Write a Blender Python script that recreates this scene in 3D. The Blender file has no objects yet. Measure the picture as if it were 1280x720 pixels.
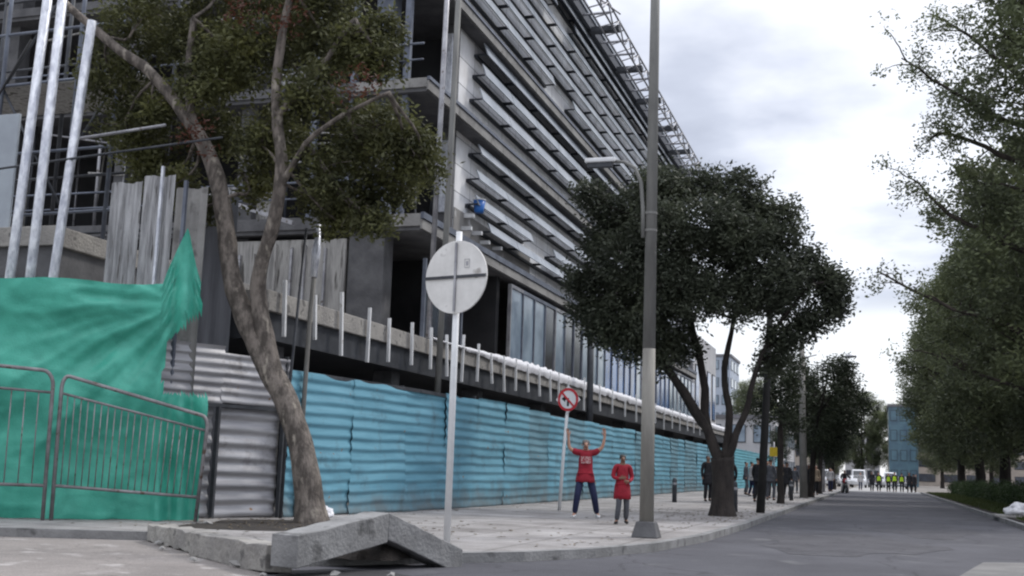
import bpy, bmesh, math, random
from mathutils import Vector, Matrix, noise
random.seed(7)
scene = bpy.context.scene
COL = scene.collection
PI = math.pi
R = math.radians

# ------------------------------------------------------------------ materials
def new_mat(name):
    m = bpy.data.materials.new(name); m.use_nodes = True
    nt = m.node_tree; b = nt.nodes['Principled BSDF']
    return m, nt, b

def mat(name, c1, c2=None, scale=3.0, rough=0.85, metal=0.0, bump=0.0, bscale=None, stretch=(1, 1, 1),
        spots=None, coord='Object', detail=6.0, spec=0.35, contrast=(0.35, 0.65), trans=0.0):
    """noise-mixed two tone surface, optional third 'spot' tone (dirt / wear), optional bump"""
    m, nt, b = new_mat(name)
    N = nt.nodes; L = nt.links
    b.inputs['Roughness'].default_value = rough
    b.inputs['Metallic'].default_value = metal
    b.inputs['Specular IOR Level'].default_value = spec
    tc = N.new('ShaderNodeTexCoord'); mp = N.new('ShaderNodeMapping')
    mp.inputs['Scale'].default_value = stretch
    L.new(tc.outputs[coord], mp.inputs['Vector'])
    if c2 is None: c2 = tuple(x * 0.72 for x in c1)
    n = N.new('ShaderNodeTexNoise'); n.inputs['Scale'].default_value = scale
    n.inputs['Detail'].default_value = detail; n.inputs['Roughness'].default_value = 0.62
    L.new(mp.outputs['Vector'], n.inputs['Vector'])
    r = N.new('ShaderNodeValToRGB')
    r.color_ramp.elements[0].position = contrast[0]; r.color_ramp.elements[1].position = contrast[1]
    r.color_ramp.elements[0].color = (*c2, 1); r.color_ramp.elements[1].color = (*c1, 1)
    L.new(n.outputs['Fac'], r.inputs['Fac'])
    out = r.outputs['Color']
    if spots:
        sc, th, col = spots
        n2 = N.new('ShaderNodeTexNoise'); n2.inputs['Scale'].default_value = sc; n2.inputs['Detail'].default_value = 8
        L.new(mp.outputs['Vector'], n2.inputs['Vector'])
        r2 = N.new('ShaderNodeValToRGB')
        r2.color_ramp.elements[0].position = th; r2.color_ramp.elements[1].position = min(1, th + 0.09)
        r2.color_ramp.elements[0].color = (0, 0, 0, 1); r2.color_ramp.elements[1].color = (1, 1, 1, 1)
        L.new(n2.outputs['Fac'], r2.inputs['Fac'])
        mx = N.new('ShaderNodeMixRGB'); mx.inputs[2].default_value = (*col, 1)
        L.new(r2.outputs['Color'], mx.inputs[0]); L.new(out, mx.inputs[1]); out = mx.outputs['Color']
    L.new(out, b.inputs['Base Color'])
    if bump:
        n3 = N.new('ShaderNodeTexNoise'); n3.inputs['Scale'].default_value = bscale or scale * 6; n3.inputs['Detail'].default_value = 6
        L.new(mp.outputs['Vector'], n3.inputs['Vector'])
        bp = N.new('ShaderNodeBump'); bp.inputs['Strength'].default_value = bump; bp.inputs['Distance'].default_value = 0.03
        L.new(n3.outputs['Fac'], bp.inputs['Height']); L.new(bp.outputs['Normal'], b.inputs['Normal'])
    return m

M = {}
M['asphalt'] = mat('asphalt', (0.086, 0.086, 0.098), (0.055, 0.055, 0.064), 0.35, 0.9, bump=0.5, bscale=40, spots=(1.1, 0.60, (0.105, 0.105, 0.112)))
M['patch'] = mat('patch', (0.19, 0.185, 0.18), (0.13, 0.128, 0.126), 1.5, 0.9, bump=.5, bscale=30)
M['asphalt2'] = mat('asphalt2', (0.082, 0.081, 0.09), (0.056, 0.055, 0.063), 1.2, 0.9, bump=0.5, bscale=40)
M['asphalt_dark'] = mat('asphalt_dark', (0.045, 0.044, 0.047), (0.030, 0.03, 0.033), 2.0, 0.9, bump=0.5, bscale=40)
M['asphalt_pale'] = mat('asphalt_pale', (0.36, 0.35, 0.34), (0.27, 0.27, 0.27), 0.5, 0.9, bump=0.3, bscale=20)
M['earth'] = mat('earth', (0.22, 0.20, 0.18), (0.15, 0.14, 0.13), 0.2, 0.95)
M['dust'] = mat('dust', (0.25, 0.228, 0.215), (0.175, 0.16, 0.152), 0.8, 0.95, bump=0.6, bscale=18, spots=(2.2, 0.58, (0.33, 0.31, 0.30)))
M['pavement'] = None
M['kerb'] = mat('kerb', (0.26, 0.26, 0.26), (0.17, 0.17, 0.17), 2.0, 0.9, bump=0.5, bscale=25, spots=(3, 0.58, (0.10, 0.10, 0.10)))
M['concrete'] = mat('concrete', (0.30, 0.295, 0.285), (0.20, 0.195, 0.19), 1.2, 0.9, bump=0.4, bscale=14, spots=(2.5, 0.6, (0.15, 0.145, 0.14)))
M['concrete_rough'] = mat('concrete_rough', (0.34, 0.325, 0.30), (0.22, 0.21, 0.20), 2.5, 0.92, bump=0.8, bscale=18, spots=(5, 0.58, (0.13, 0.125, 0.12)))
M['concrete_dark'] = mat('concrete_dark', (0.13, 0.13, 0.135), (0.075, 0.075, 0.08), 1.5, 0.9, bump=0.4, bscale=12)
M['interior_shade'] = mat('interior_shade', (0.035, 0.035, 0.038), (0.02, 0.02, 0.022), 1.0, 0.95)  # near-black colour stands in for the shade deep inside the building
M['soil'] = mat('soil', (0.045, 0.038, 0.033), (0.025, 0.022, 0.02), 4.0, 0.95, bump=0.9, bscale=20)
M['steel_dark'] = mat('steel_dark', (0.07, 0.075, 0.085), (0.04, 0.043, 0.05), 3.0, 0.55, 0.3)
M['steel_blue'] = mat('steel_blue', (0.16, 0.18, 0.22), (0.09, 0.10, 0.13), 2.0, 0.5, 0.3)
M['galv'] = mat('galv', (0.42, 0.42, 0.44), (0.24, 0.24, 0.26), 3.0, 0.45, 0.6, spots=(6, 0.62, (0.13, 0.11, 0.10)))
M['barrier'] = mat('barrier', (0.30, 0.29, 0.30), (0.17, 0.16, 0.165), 4.0, 0.5, 0.4, spots=(9, 0.6, (0.13, 0.09, 0.07)))
M['foil'] = mat('foil', (0.78, 0.80, 0.84), (0.42, 0.44, 0.50), 9.0, 0.35, 0.35, bump=0.9, bscale=9, stretch=(1, 1, .5))
M['white'] = mat('white', (0.74, 0.75, 0.76), (0.60, 0.61, 0.62), 3.0, 0.5, spots=(5, .64, (.45, .44, .42)))
M['white_back'] = mat('white_back', (0.74, 0.73, 0.71), (0.60, 0.59, 0.57), 3.5, 0.55, spots=(4, .62, (.38, .36, .34)))
M['red_sign'] = mat('red_sign', (0.55, 0.04, 0.05), (0.42, 0.03, 0.04), 3, 0.5)
M['black'] = mat('black', (0.02, 0.02, 0.022), (0.012, 0.012, 0.013), 4, 0.6)
M['lamp_grey'] = mat('lamp_grey', (0.21, 0.21, 0.20), (0.14, 0.14, 0.135), 1.5, 0.7, stretch=(3, 3, .6), bump=.3)
M['lamp_beige'] = mat('lamp_beige', (0.26, 0.25, 0.225), (0.18, 0.172, 0.155), 1.5, 0.75, stretch=(3, 3, .6), bump=.3)
M['pole_pale'] = mat('pole_pale', (0.26, 0.25, 0.235), (0.19, 0.185, 0.17), 2, 0.8)
M['pole_dark'] = mat('pole_dark', (0.035, 0.033, 0.032), (0.02, 0.02, 0.02), 2, 0.8)
M['plastic_white'] = mat('plastic_white', (0.78, 0.78, 0.80), (0.60, 0.60, 0.64), 9, 0.4, bump=.8, bscale=14)
M['bucket_blue'] = mat('bucket_blue', (0.03, 0.16, 0.50), (0.02, 0.11, 0.38), 5, 0.4)
M['yellow'] = mat('yellow', (0.72, 0.52, 0.04), (0.60, 0.42, 0.03), 5, 0.5)
M['tarp'] = mat('tarp', (0.075, 0.42, 0.315), (0.045, 0.30, 0.225), 1.8, 0.40, bump=.2, bscale=34, spots=(1.3, .66, (.045, .24, .19)))
M['skin'] = mat('skin', (0.45, 0.26, 0.19), (0.38, 0.21, 0.15), 8, 0.55)
M['skin_dark'] = mat('skin_dark', (0.21, 0.115, 0.08), (0.17, 0.09, 0.06), 8, 0.55)
M['hair'] = mat('hair', (0.025, 0.02, 0.018), (0.012, 0.01, 0.01), 30, 0.6)
M['hair_grey'] = mat('hair_grey', (0.16, 0.15, 0.14), (0.08, 0.075, 0.07), 30, 0.6)
M['red_cloth'] = mat('red_cloth', (0.30, 0.016, 0.032), (0.19, 0.010, 0.02), 5, 0.85, bump=.5, bscale=9)
M['navy'] = mat('navy', (0.022, 0.028, 0.075), (0.014, 0.018, 0.05), 5, 0.85, bump=.5, bscale=9)
M['grey_cloth'] = mat('grey_cloth', (0.10, 0.105, 0.12), (0.06, 0.063, 0.075), 5, 0.85)
M['dark_cloth'] = mat('dark_cloth', (0.024, 0.024, 0.028), (0.012, 0.012, 0.015), 5, 0.9)
M['tan_cloth'] = mat('tan_cloth', (0.28, 0.22, 0.16), (0.2, 0.16, 0.12), 5, 0.9)
M['pale_cloth'] = mat('pale_cloth', (0.45, 0.44, 0.44), (0.34, 0.33, 0.34), 5, 0.9)
M['hivis'] = mat('hivis', (0.46, 0.66, 0.03), (0.38, 0.56, 0.02), 4, 0.7)
M['print'] = mat('print', (0.45, 0.30, 0.30), (0.28, 0.03, 0.04), 28, 0.7, contrast=(.45, .52))
M['car_white'] = mat('car_white', (0.66, 0.67, 0.69), (0.6, 0.61, 0.63), 1, 0.25, spec=.5)
M['car_grey'] = mat('car_grey', (0.20, 0.21, 0.23), (0.17, 0.18, 0.2), 1, 0.25, spec=.5)
M['car_blue'] = mat('car_blue', (0.05, 0.09, 0.18), (0.045, 0.08, 0.16), 1, 0.25, spec=.5)
M['car_silver'] = mat('car_silver', (0.45, 0.46, 0.48), (0.4, 0.41, 0.43), 1, 0.25, 0.4)
M['tyre'] = mat('tyre', (0.02, 0.02, 0.02), (0.015, 0.015, 0.015), 6, 0.85)
M['rim'] = mat('rim', (0.35, 0.35, 0.36), (0.25, 0.25, 0.26), 6, 0.4, 0.7)
M['red_light'] = mat('red_light', (0.35, 0.02, 0.02), (0.3, 0.02, 0.02), 6, 0.3)
M['dark_glass'] = mat('dark_glass', (0.03, 0.035, 0.045), (0.02, 0.025, 0.03), .5, 0.08, spec=.6)
M['plaster'] = mat('plaster', (0.50, 0.50, 0.51), (0.40, 0.40, 0.42), .5, 0.9)
M['plaster_warm'] = mat('plaster_warm', (0.40, 0.35, 0.30), (0.32, 0.28, 0.25), .5, 0.9)
M['roofing'] = mat('roofing', (0.20, 0.20, 0.22), (0.14, 0.14, 0.15), 1, 0.9)
M['tower'] = mat('tower', (0.42, 0.47, 0.55), (0.34, 0.39, 0.47), .6, 0.6)
M['metal_sheet'] = mat('metal_sheet', (0.46, 0.46, 0.47), (0.20, 0.20, 0.205), 4.0, 0.6, 0.25, stretch=(3, 3, .25), spots=(7, .60, (.11, .105, .10)))
M['plywood'] = mat('plywood', (0.46, 0.45, 0.43), (0.22, 0.215, 0.21), 2.2, 0.9, stretch=(2.5, 2.5, .35), spots=(2.2, .55, (.10, .095, .09)), bump=.4)
M['panel_blue'] = mat('panel_blue', (0.36, 0.40, 0.44), (0.30, 0.33, 0.37), 2, 0.7)
M['panel_grey'] = mat('panel_grey', (0.22, 0.23, 0.255), (0.15, 0.155, 0.175), 2.5, 0.7, stretch=(3, 3, .3))
M['louvre'] = mat('louvre', (0.38, 0.41, 0.45), (0.22, 0.25, 0.29), .8, 0.35, 0.3)
M['louvre_dark'] = mat('louvre_dark', (0.035, 0.04, 0.05), (0.02, 0.023, 0.03), 1.5, 0.6)
M['mesh_roof'] = mat('mesh_roof', (0.10, 0.11, 0.13), (0.06, 0.065, 0.08), 9, 0.7)
M['bark'] = mat('bark', (0.19, 0.165, 0.145), (0.075, 0.065, 0.057), 7, 0.95, bump=1.0, bscale=26, stretch=(1, 1, .45), spots=(6, .60, (.29, .26, .22)), contrast=(.42, .60))
M['bark_dark'] = mat('bark_dark', (0.045, 0.038, 0.034), (0.022, 0.019, 0.018), 6, 0.95, bump=1.0, bscale=22, stretch=(1, 1, .35))
M['bark_mid'] = mat('bark_mid', (0.075, 0.062, 0.052), (0.035, 0.03, 0.027), 6, 0.95, bump=1.0, bscale=22, stretch=(1, 1, .35))

def mat_pavement():
    m, nt, b = new_mat('pavement'); N = nt.nodes; L = nt.links
    b.inputs['Roughness'].default_value = 0.9
    tc = N.new('ShaderNodeTexCoord')
    br = N.new('ShaderNodeTexBrick'); br.offset = 0.0
    br.inputs['Scale'].default_value = 1.0; br.inputs['Brick Width'].default_value = 1.2; br.inputs['Row Height'].default_value = 1.2
    br.inputs['Mortar Size'].default_value = 0.018
    br.inputs['Color1'].default_value = (0.33, 0.325, 0.325, 1); br.inputs['Color2'].default_value = (0.27, 0.265, 0.265, 1)
    br.inputs['Mortar'].default_value = (0.16, 0.155, 0.15, 1)
    L.new(tc.outputs['Object'], br.inputs['Vector'])
    n = N.new('ShaderNodeTexNoise'); n.inputs['Scale'].default_value = 0.7; n.inputs['Detail'].default_value = 9; n.inputs['Roughness'].default_value = .65
    L.new(tc.outputs['Object'], n.inputs['Vector'])
    r = N.new('ShaderNodeValToRGB'); r.color_ramp.elements[0].position = .33; r.color_ramp.elements[1].position = .68
    r.color_ramp.elements[0].color = (.55, .52, .50, 1); r.color_ramp.elements[1].color = (1.15, 1.13, 1.12, 1)
    L.new(n.outputs['Fac'], r.inputs['Fac'])
    mx = N.new('ShaderNodeMixRGB'); mx.blend_type = 'MULTIPLY'; mx.inputs[0].default_value = 1
    L.new(br.outputs['Color'], mx.inputs[1]); L.new(r.outputs['Color'], mx.inputs[2]); L.new(mx.outputs['Color'], b.inputs['Base Color'])
    n3 = N.new('ShaderNodeTexNoise'); n3.inputs['Scale'].default_value = 25
    L.new(tc.outputs['Object'], n3.inputs['Vector'])
    bp = N.new('ShaderNodeBump'); bp.inputs['Strength'].default_value = .4; bp.inputs['Distance'].default_value = .02
    L.new(n3.outputs['Fac'], bp.inputs['Height']); L.new(bp.outputs['Normal'], b.inputs['Normal'])
    return m
M['pavement'] = mat_pavement()

def add_cracks(m, scale, width, dark):
    nt = m.node_tree; N = nt.nodes; L = nt.links; b = N['Principled BSDF']
    src = b.inputs['Base Color'].links[0].from_socket
    tc = N.new('ShaderNodeTexCoord'); n = N.new('ShaderNodeTexNoise'); n.inputs['Scale'].default_value = 1.3; n.inputs['Detail'].default_value = 5
    L.new(tc.outputs['Object'], n.inputs['Vector'])
    ad = N.new('ShaderNodeMixRGB'); ad.blend_type = 'ADD'; ad.inputs[0].default_value = .9; L.new(tc.outputs['Object'], ad.inputs[1]); L.new(n.outputs['Color'], ad.inputs[2])
    v = N.new('ShaderNodeTexVoronoi'); v.feature = 'DISTANCE_TO_EDGE'; v.inputs['Scale'].default_value = scale; L.new(ad.outputs[0], v.inputs['Vector'])
    mr = N.new('ShaderNodeMapRange'); L.new(v.outputs['Distance'], mr.inputs['Value']); mr.inputs['From Max'].default_value = width; mr.inputs['To Min'].default_value = dark; mr.inputs['To Max'].default_value = 1
    g_ = N.new('ShaderNodeTexNoise'); g_.inputs['Scale'].default_value = 60; g_.inputs['Detail'].default_value = 3; L.new(tc.outputs['Object'], g_.inputs['Vector'])
    gr_ = N.new('ShaderNodeMapRange'); L.new(g_.outputs['Fac'], gr_.inputs['Value']); gr_.inputs['From Min'].default_value = .3; gr_.inputs['From Max'].default_value = .7; gr_.inputs['To Min'].default_value = .75; gr_.inputs['To Max'].default_value = 1.28
    m1 = N.new('ShaderNodeMath'); m1.operation = 'MULTIPLY'; L.new(mr.outputs[0], m1.inputs[0]); L.new(gr_.outputs[0], m1.inputs[1])
    sc = N.new('ShaderNodeVectorMath'); sc.operation = 'SCALE'; L.new(src, sc.inputs[0]); L.new(m1.outputs[0], sc.inputs['Scale']); L.new(sc.outputs[0], b.inputs['Base Color'])
add_cracks(M['asphalt'], .33, .012, .55); add_cracks(M['asphalt2'], .9, .02, .6); add_cracks(M['pavement'], .22, .006, .5); add_cracks(M['dust'], .5, .01, .75)
def mat_cladding():
    """pale wall cladding in rectangular panels (runs in Y and Z)"""
    m, nt, b = new_mat('cladding'); N = nt.nodes; L = nt.links
    b.inputs['Roughness'].default_value = 0.7
    tc = N.new('ShaderNodeTexCoord'); sp = N.new('ShaderNodeSeparateXYZ'); cb = N.new('ShaderNodeCombineXYZ')
    L.new(tc.outputs['Object'], sp.inputs[0]); L.new(sp.outputs['Y'], cb.inputs['X']); L.new(sp.outputs['Z'], cb.inputs['Y'])
    br = N.new('ShaderNodeTexBrick'); br.offset = 0.0
    br.inputs['Brick Width'].default_value = 1.55; br.inputs['Row Height'].default_value = 0.88; br.inputs['Scale'].default_value = 1
    br.inputs['Mortar Size'].default_value = 0.014
    br.inputs['Color1'].default_value = (0.76, 0.76, 0.77, 1); br.inputs['Color2'].default_value = (0.64, 0.65, 0.67, 1)
    br.inputs['Mortar'].default_value = (0.14, 0.14, 0.15, 1)
    L.new(cb.outputs[0], br.inputs['Vector'])
    n = N.new('ShaderNodeTexNoise'); n.inputs['Scale'].default_value = 1.1; n.inputs['Detail'].default_value = 7
    L.new(tc.outputs['Object'], n.inputs['Vector'])
    r = N.new('ShaderNodeValToRGB'); r.color_ramp.elements[0].position = .35; r.color_ramp.elements[1].position = .62
    r.color_ramp.elements[0].color = (.80, .79, .78, 1); r.color_ramp.elements[1].color = (1.06, 1.06, 1.06, 1)
    L.new(n.outputs['Fac'], r.inputs['Fac'])
    mx = N.new('ShaderNodeMixRGB'); mx.blend_type = 'MULTIPLY'; mx.inputs[0].default_value = 1
    L.new(br.outputs['Color'], mx.inputs[1]); L.new(r.outputs['Color'], mx.inputs[2]); L.new(mx.outputs['Color'], b.inputs['Base Color'])
    return m
M['cladding'] = mat_cladding()
M['stone_dull'] = mat('stone_dull', (0.27, 0.26, 0.25), (0.20, 0.195, 0.19), 1.5, 0.9, spots=(3, .62, (.5, .5, .5)))

def mat_corrugated(name, c1, c2, dirt, metal=0.0, rough=.55, rust=(0.22, 0.12, 0.05), rth=.70):
    """painted sheet: colour wanders in long horizontal streaks, dirt splashes near the ground, rust spots"""
    m, nt, b = new_mat(name); N = nt.nodes; L = nt.links
    b.inputs['Roughness'].default_value = rough; b.inputs['Metallic'].default_value = metal
    tc = N.new('ShaderNodeTexCoord'); mp = N.new('ShaderNodeMapping'); mp.inputs['Scale'].default_value = (.35, .35, 4.0)
    L.new(tc.outputs['Object'], mp.inputs['Vector'])
    n = N.new('ShaderNodeTexNoise'); n.inputs['Scale'].default_value = 1.4; n.inputs['Detail'].default_value = 8; n.inputs['Roughness'].default_value = .6
    L.new(mp.outputs['Vector'], n.inputs['Vector'])
    r = N.new('ShaderNodeValToRGB'); r.color_ramp.elements[0].position = .36; r.color_ramp.elements[1].position = .64
    r.color_ramp.elements[0].color = (*c2, 1); r.color_ramp.elements[1].color = (*c1, 1)
    L.new(n.outputs['Fac'], r.inputs['Fac'])
    n2 = N.new('ShaderNodeTexNoise'); n2.inputs['Scale'].default_value = 1.6; n2.inputs['Detail'].default_value = 10; n2.inputs['Roughness'].default_value = .7
    L.new(tc.outputs['Object'], n2.inputs['Vector'])
    r2 = N.new('ShaderNodeValToRGB'); r2.color_ramp.elements[0].position = .54; r2.color_ramp.elements[1].position = .72
    L.new(n2.outputs['Fac'], r2.inputs['Fac'])
    mx = N.new('ShaderNodeMixRGB'); mx.inputs[2].default_value = (*dirt, 1)
    L.new(r2.outputs['Color'], mx.inputs[0]); L.new(r.outputs['Color'], mx.inputs[1])
    n4 = N.new('ShaderNodeTexNoise'); n4.inputs['Scale'].default_value = 5; n4.inputs['Detail'].default_value = 6
    L.new(tc.outputs['Object'], n4.inputs['Vector'])
    r4 = N.new('ShaderNodeValToRGB'); r4.color_ramp.elements[0].position = rth; r4.color_ramp.elements[1].position = rth + .03
    L.new(n4.outputs['Fac'], r4.inputs['Fac'])
    m4 = N.new('ShaderNodeMixRGB'); m4.inputs[2].default_value = (*rust, 1)
    L.new(r4.outputs['Color'], m4.inputs[0]); L.new(mx.outputs['Color'], m4.inputs[1])
    L.new(m4.outputs['Color'], b.inputs['Base Color'])
    return m
M['hoard_blue'] = mat_corrugated('hoard_blue', (0.135, 0.335, 0.435), (0.085, 0.240, 0.325), (0.075, 0.165, 0.21))
M['hoard_blue2'] = mat_corrugated('hoard_blue_worn', (0.125, 0.265, 0.330), (0.080, 0.185, 0.240), (0.065, 0.12, 0.14))
M['hoard_teal'] = mat_corrugated('hoard_teal', (0.11, 0.38, 0.46), (0.08, 0.29, 0.36), (0.07, 0.2, 0.24))
def base_dirt(m, z0, z1, col, amt=.75):
    nt = m.node_tree; N = nt.nodes; L = nt.links; b = N['Principled BSDF']
    src = b.inputs['Base Color'].links[0].from_socket
    tc = N.new('ShaderNodeTexCoord'); sp = N.new('ShaderNodeSeparateXYZ'); L.new(tc.outputs['Object'], sp.inputs[0])
    n = N.new('ShaderNodeTexNoise'); n.inputs['Scale'].default_value = 1.9; n.inputs['Detail'].default_value = 8; L.new(tc.outputs['Object'], n.inputs['Vector'])
    ml = N.new('ShaderNodeMath'); ml.operation = 'MULTIPLY_ADD'; L.new(n.outputs['Fac'], ml.inputs[0]); ml.inputs[1].default_value = -1.3; L.new(sp.outputs['Z'], ml.inputs[2])
    mr = N.new('ShaderNodeMapRange'); L.new(ml.outputs[0], mr.inputs['Value']); mr.inputs['From Min'].default_value = z0 - .65; mr.inputs['From Max'].default_value = z1 - .65
    mr.inputs['To Min'].default_value = amt; mr.inputs['To Max'].default_value = 0
    mx = N.new('ShaderNodeMixRGB'); mx.inputs[2].default_value = (*col, 1); L.new(mr.outputs[0], mx.inputs[0]); L.new(src, mx.inputs[1]); L.new(mx.outputs[0], b.inputs['Base Color'])
for k_ in ('hoard_blue', 'hoard_blue2'): base_dirt(M[k_], .1, .75, (.12, .13, .13))
M['hoard_grey'] = mat_corrugated('hoard_grey', (0.44, 0.44, 0.46), (0.22, 0.22, 0.235), (0.17, 0.16, 0.16), .35, .45)

def mat_glass(name, c1, c2, rough=.12):
    m, nt, b = new_mat(name); N = nt.nodes; L = nt.links
    b.inputs['Roughness'].default_value = rough; b.inputs['Specular IOR Level'].default_value = .8
    tc = N.new('ShaderNodeTexCoord'); n = N.new('ShaderNodeTexNoise'); n.inputs['Scale'].default_value = .8; n.inputs['Detail'].default_value = 5
    L.new(tc.outputs['Object'], n.inputs['Vector'])
    r = N.new('ShaderNodeValToRGB'); r.color_ramp.elements[0].position = .38; r.color_ramp.elements[1].position = .62
    r.color_ramp.elements[0].color = (*c2, 1); r.color_ramp.elements[1].color = (*c1, 1)
    L.new(n.outputs['Fac'], r.inputs['Fac']); L.new(r.outputs['Color'], b.inputs['Base Color'])
    return m
M['glass_pale'] = mat_glass('glass_pale', (0.27, 0.34, 0.41), (0.16, 0.21, 0.27))
M['glass_blue'] = mat_glass('glass_blue', (0.09, 0.19, 0.42), (0.04, 0.08, 0.20))
M['glass_dark'] = mat_glass('glass_dark', (0.05, 0.06, 0.08), (0.03, 0.03, 0.04))
M['glass_teal'] = mat_glass('glass_teal', (0.085, 0.17, 0.22), (0.06, 0.12, 0.17), .3)

def mat_leaf(name, cols, scale=.9):
    m, nt, b = new_mat(name); N = nt.nodes; L = nt.links
    b.inputs['Roughness'].default_value = .55; b.inputs['Specular IOR Level'].default_value = .3
    tc = N.new('ShaderNodeTexCoord')
    n = N.new('ShaderNodeTexNoise'); n.inputs['Scale'].default_value = scale; n.inputs['Detail'].default_value = 7; n.inputs['Roughness'].default_value = .75
    L.new(tc.outputs['Object'], n.inputs['Vector'])
    r = N.new('ShaderNodeValToRGB'); e = r.color_ramp.elements
    e[0].position = .30; e[1].position = .74
    e[0].color = (*cols[0], 1); e[1].color = (*cols[-1], 1)
    for i, c in enumerate(cols[1:-1]):
        x = e.new(.30 + .44 * (i + 1) / (len(cols) - 1)); x.color = (*c, 1)
    L.new(n.outputs['Fac'], r.inputs['Fac']); L.new(r.outputs['Color'], b.inputs['Base Color'])
    tr = N.new('ShaderNodeBsdfTranslucent'); L.new(r.outputs['Color'], tr.inputs['Color'])
    ms = N.new('ShaderNodeMixShader'); ms.inputs[0].default_value = .34
    L.new(b.outputs[0], ms.inputs[1]); L.new(tr.outputs[0], ms.inputs[2])
    L.new(ms.outputs[0], N['Material Output'].inputs['Surface'])
    return m
M['leaf_near'] = mat_leaf('leaf_near', [(0.022, 0.028, 0.012), (0.068, 0.072, 0.032), (0.135, 0.142, 0.055), (0.27, 0.26, 0.085)], 1.1)
M['leaf_red'] = mat_leaf('leaf_red', [(0.06, 0.02, 0.015), (0.12, 0.05, 0.03)], 1.6)
M['leaf_dark'] = mat_leaf('leaf_dark', [(0.026, 0.031, 0.023), (0.058, 0.068, 0.046), (0.12, 0.135, 0.085)], .7)
M['leaf_street'] = mat_leaf('leaf_street', [(0.022, 0.028, 0.020), (0.045, 0.056, 0.034), (0.075, 0.092, 0.05)], .7)
M['leaf_park'] = mat_leaf('leaf_park', [(0.045, 0.054, 0.036), (0.10, 0.118, 0.068), (0.155, 0.18, 0.09), (0.24, 0.265, 0.11)], .35)
M['leaf_hedge'] = mat_leaf('leaf_hedge', [(0.016, 0.03, 0.012), (0.035, 0.06, 0.02), (0.06, 0.09, 0.03)], 1.2)
M['litter'] = mat('litter', (0.19, 0.15, 0.10), (0.10, 0.08, 0.055), 3, 0.9)
M['grass'] = mat_leaf('grass', [(0.03, 0.045, 0.015), (0.06, 0.08, 0.025), (0.10, 0.11, 0.04)], 1.5)

# ------------------------------------------------------------------ mesh helper
class MB:
    def __init__(s): s.v = []; s.f = []; s.mi = []
    def add(s, vs, fs, k=0):
        o = len(s.v); s.v += [tuple(p) for p in vs]
        for f in fs: s.f.append(tuple(i + o for i in f)); s.mi.append(k)
        return s
    def box(s, x0, x1, y0, y1, z0, z1, k=0):
        return s.add([(x0,y0,z0),(x1,y0,z0),(x1,y1,z0),(x0,y1,z0),(x0,y0,z1),(x1,y0,z1),(x1,y1,z1),(x0,y1,z1)],
              [(0,3,2,1),(4,5,6,7),(0,1,5,4),(1,2,6,5),(2,3,7,6),(3,0,4,7)], k)
    def bar(s, a, b, w, h, up=(0, 0, 1), k=0):
        """rectangular bar from a to b; w across, h along 'up'"""
        a = Vector(a); b = Vector(b); d = (b - a).normalized(); u = Vector(up)
        if abs(d.dot(u)) > .98: u = Vector((1, 0, 0))
        sd = d.cross(u).normalized(); u = sd.cross(d).normalized()
        vs = []
        for p in (a, b):
            for (i, j) in ((-1,-1),(1,-1),(1,1),(-1,1)): vs.append(p + sd * (i * w / 2) + u * (j * h / 2))
        return s.add(vs, [(3,2,1,0),(4,5,6,7),(0,1,5,4),(1,2,6,5),(2,3,7,6),(3,0,4,7)], k)
    def tube(s, pts, rs, n=10, k=0, cap=True):
        pts = [Vector(p) for p in pts]
        if not isinstance(rs, (list, tuple)): rs = [rs] * len(pts)
        rings = []; ref = None
        for i, p in enumerate(pts):
            if i == 0: d = pts[1] - p
            elif i == len(pts) - 1: d = p - pts[i-1]
            else: d = (pts[i+1] - p).normalized() + (p - pts[i-1]).normalized()
            d.normalize()
            if ref is None:
                ref = Vector((1, 0, 0)) if abs(d.x) < .9 else Vector((0, 1, 0))
            a = (ref - d * ref.dot(d)).normalized(); ref = a; b = d.cross(a)
            rings.append([p + (a * math.cos(2*PI*j/n) + b * math.sin(2*PI*j/n)) * rs[i] for j in range(n)])
        vs = [q for r in rings for q in r]; fs = []
        for i in range(len(rings) - 1):
            for j in range(n):
                fs.append((i*n+j, i*n+(j+1) % n, (i+1)*n+(j+1) % n, (i+1)*n+j))
        if cap: fs.append(tuple(reversed(range(n)))); fs.append(tuple((len(rings)-1)*n + j for j in range(n)))
        return s.add(vs, fs, k)
    def build(s, name, material, parent=None, smooth=False, bevel=0, label=None, recentre=True):
        me = bpy.data.meshes.new(name)
        me.from_pydata(s.v, [], s.f)
        ms = material if isinstance(material, (list, tuple)) else [material]
        for x in ms: me.materials.append(M[x] if isinstance(x, str) else x)
        if len(ms) > 1:
            for p, k in zip(me.polygons, s.mi): p.material_index = k
        if smooth:
            for p in me.polygons: p.use_smooth = True
        me.update()
        o = bpy.data.objects.new(name, me); COL.objects.link(o)
        if parent is not None: o.parent = parent
        if bevel:
            bv = o.modifiers.new('bevel', 'BEVEL'); bv.width = bevel; bv.segments = 2; bv.limit_method = 'ANGLE'
        if label: o['label'] = label
        return o

def tag(o, label, cat, group=None):
    o['label'] = label; o['category'] = cat
    if group: o['group'] = group
    return o
def thing(name, label, cat, loc=(0, 0, 0), rz=0, group=None):
    o = bpy.data.objects.new(name, None); COL.objects.link(o); o.empty_display_size = .3
    o.location = loc; o.rotation_euler = (0, 0, rz)
    return tag(o, label, cat, group)
def struct(o, kind='structure'):
    o['kind'] = kind; return o
def children(o): return [c for c in bpy.data.objects if c.parent == o]
def copy_tree(o, parent=None):
    c = o.copy(); COL.objects.link(c); c.parent = parent
    for ch in children(o): copy_tree(ch, c)
    return c
def copy_to(o, loc, rz, label, sc=1.0):
    c = copy_tree(o); c.location = loc; c.rotation_euler = (0, 0, rz)
    c.scale = (sc, sc, sc) if not isinstance(sc, tuple) else sc
    c['label'] = label
    return c

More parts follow.
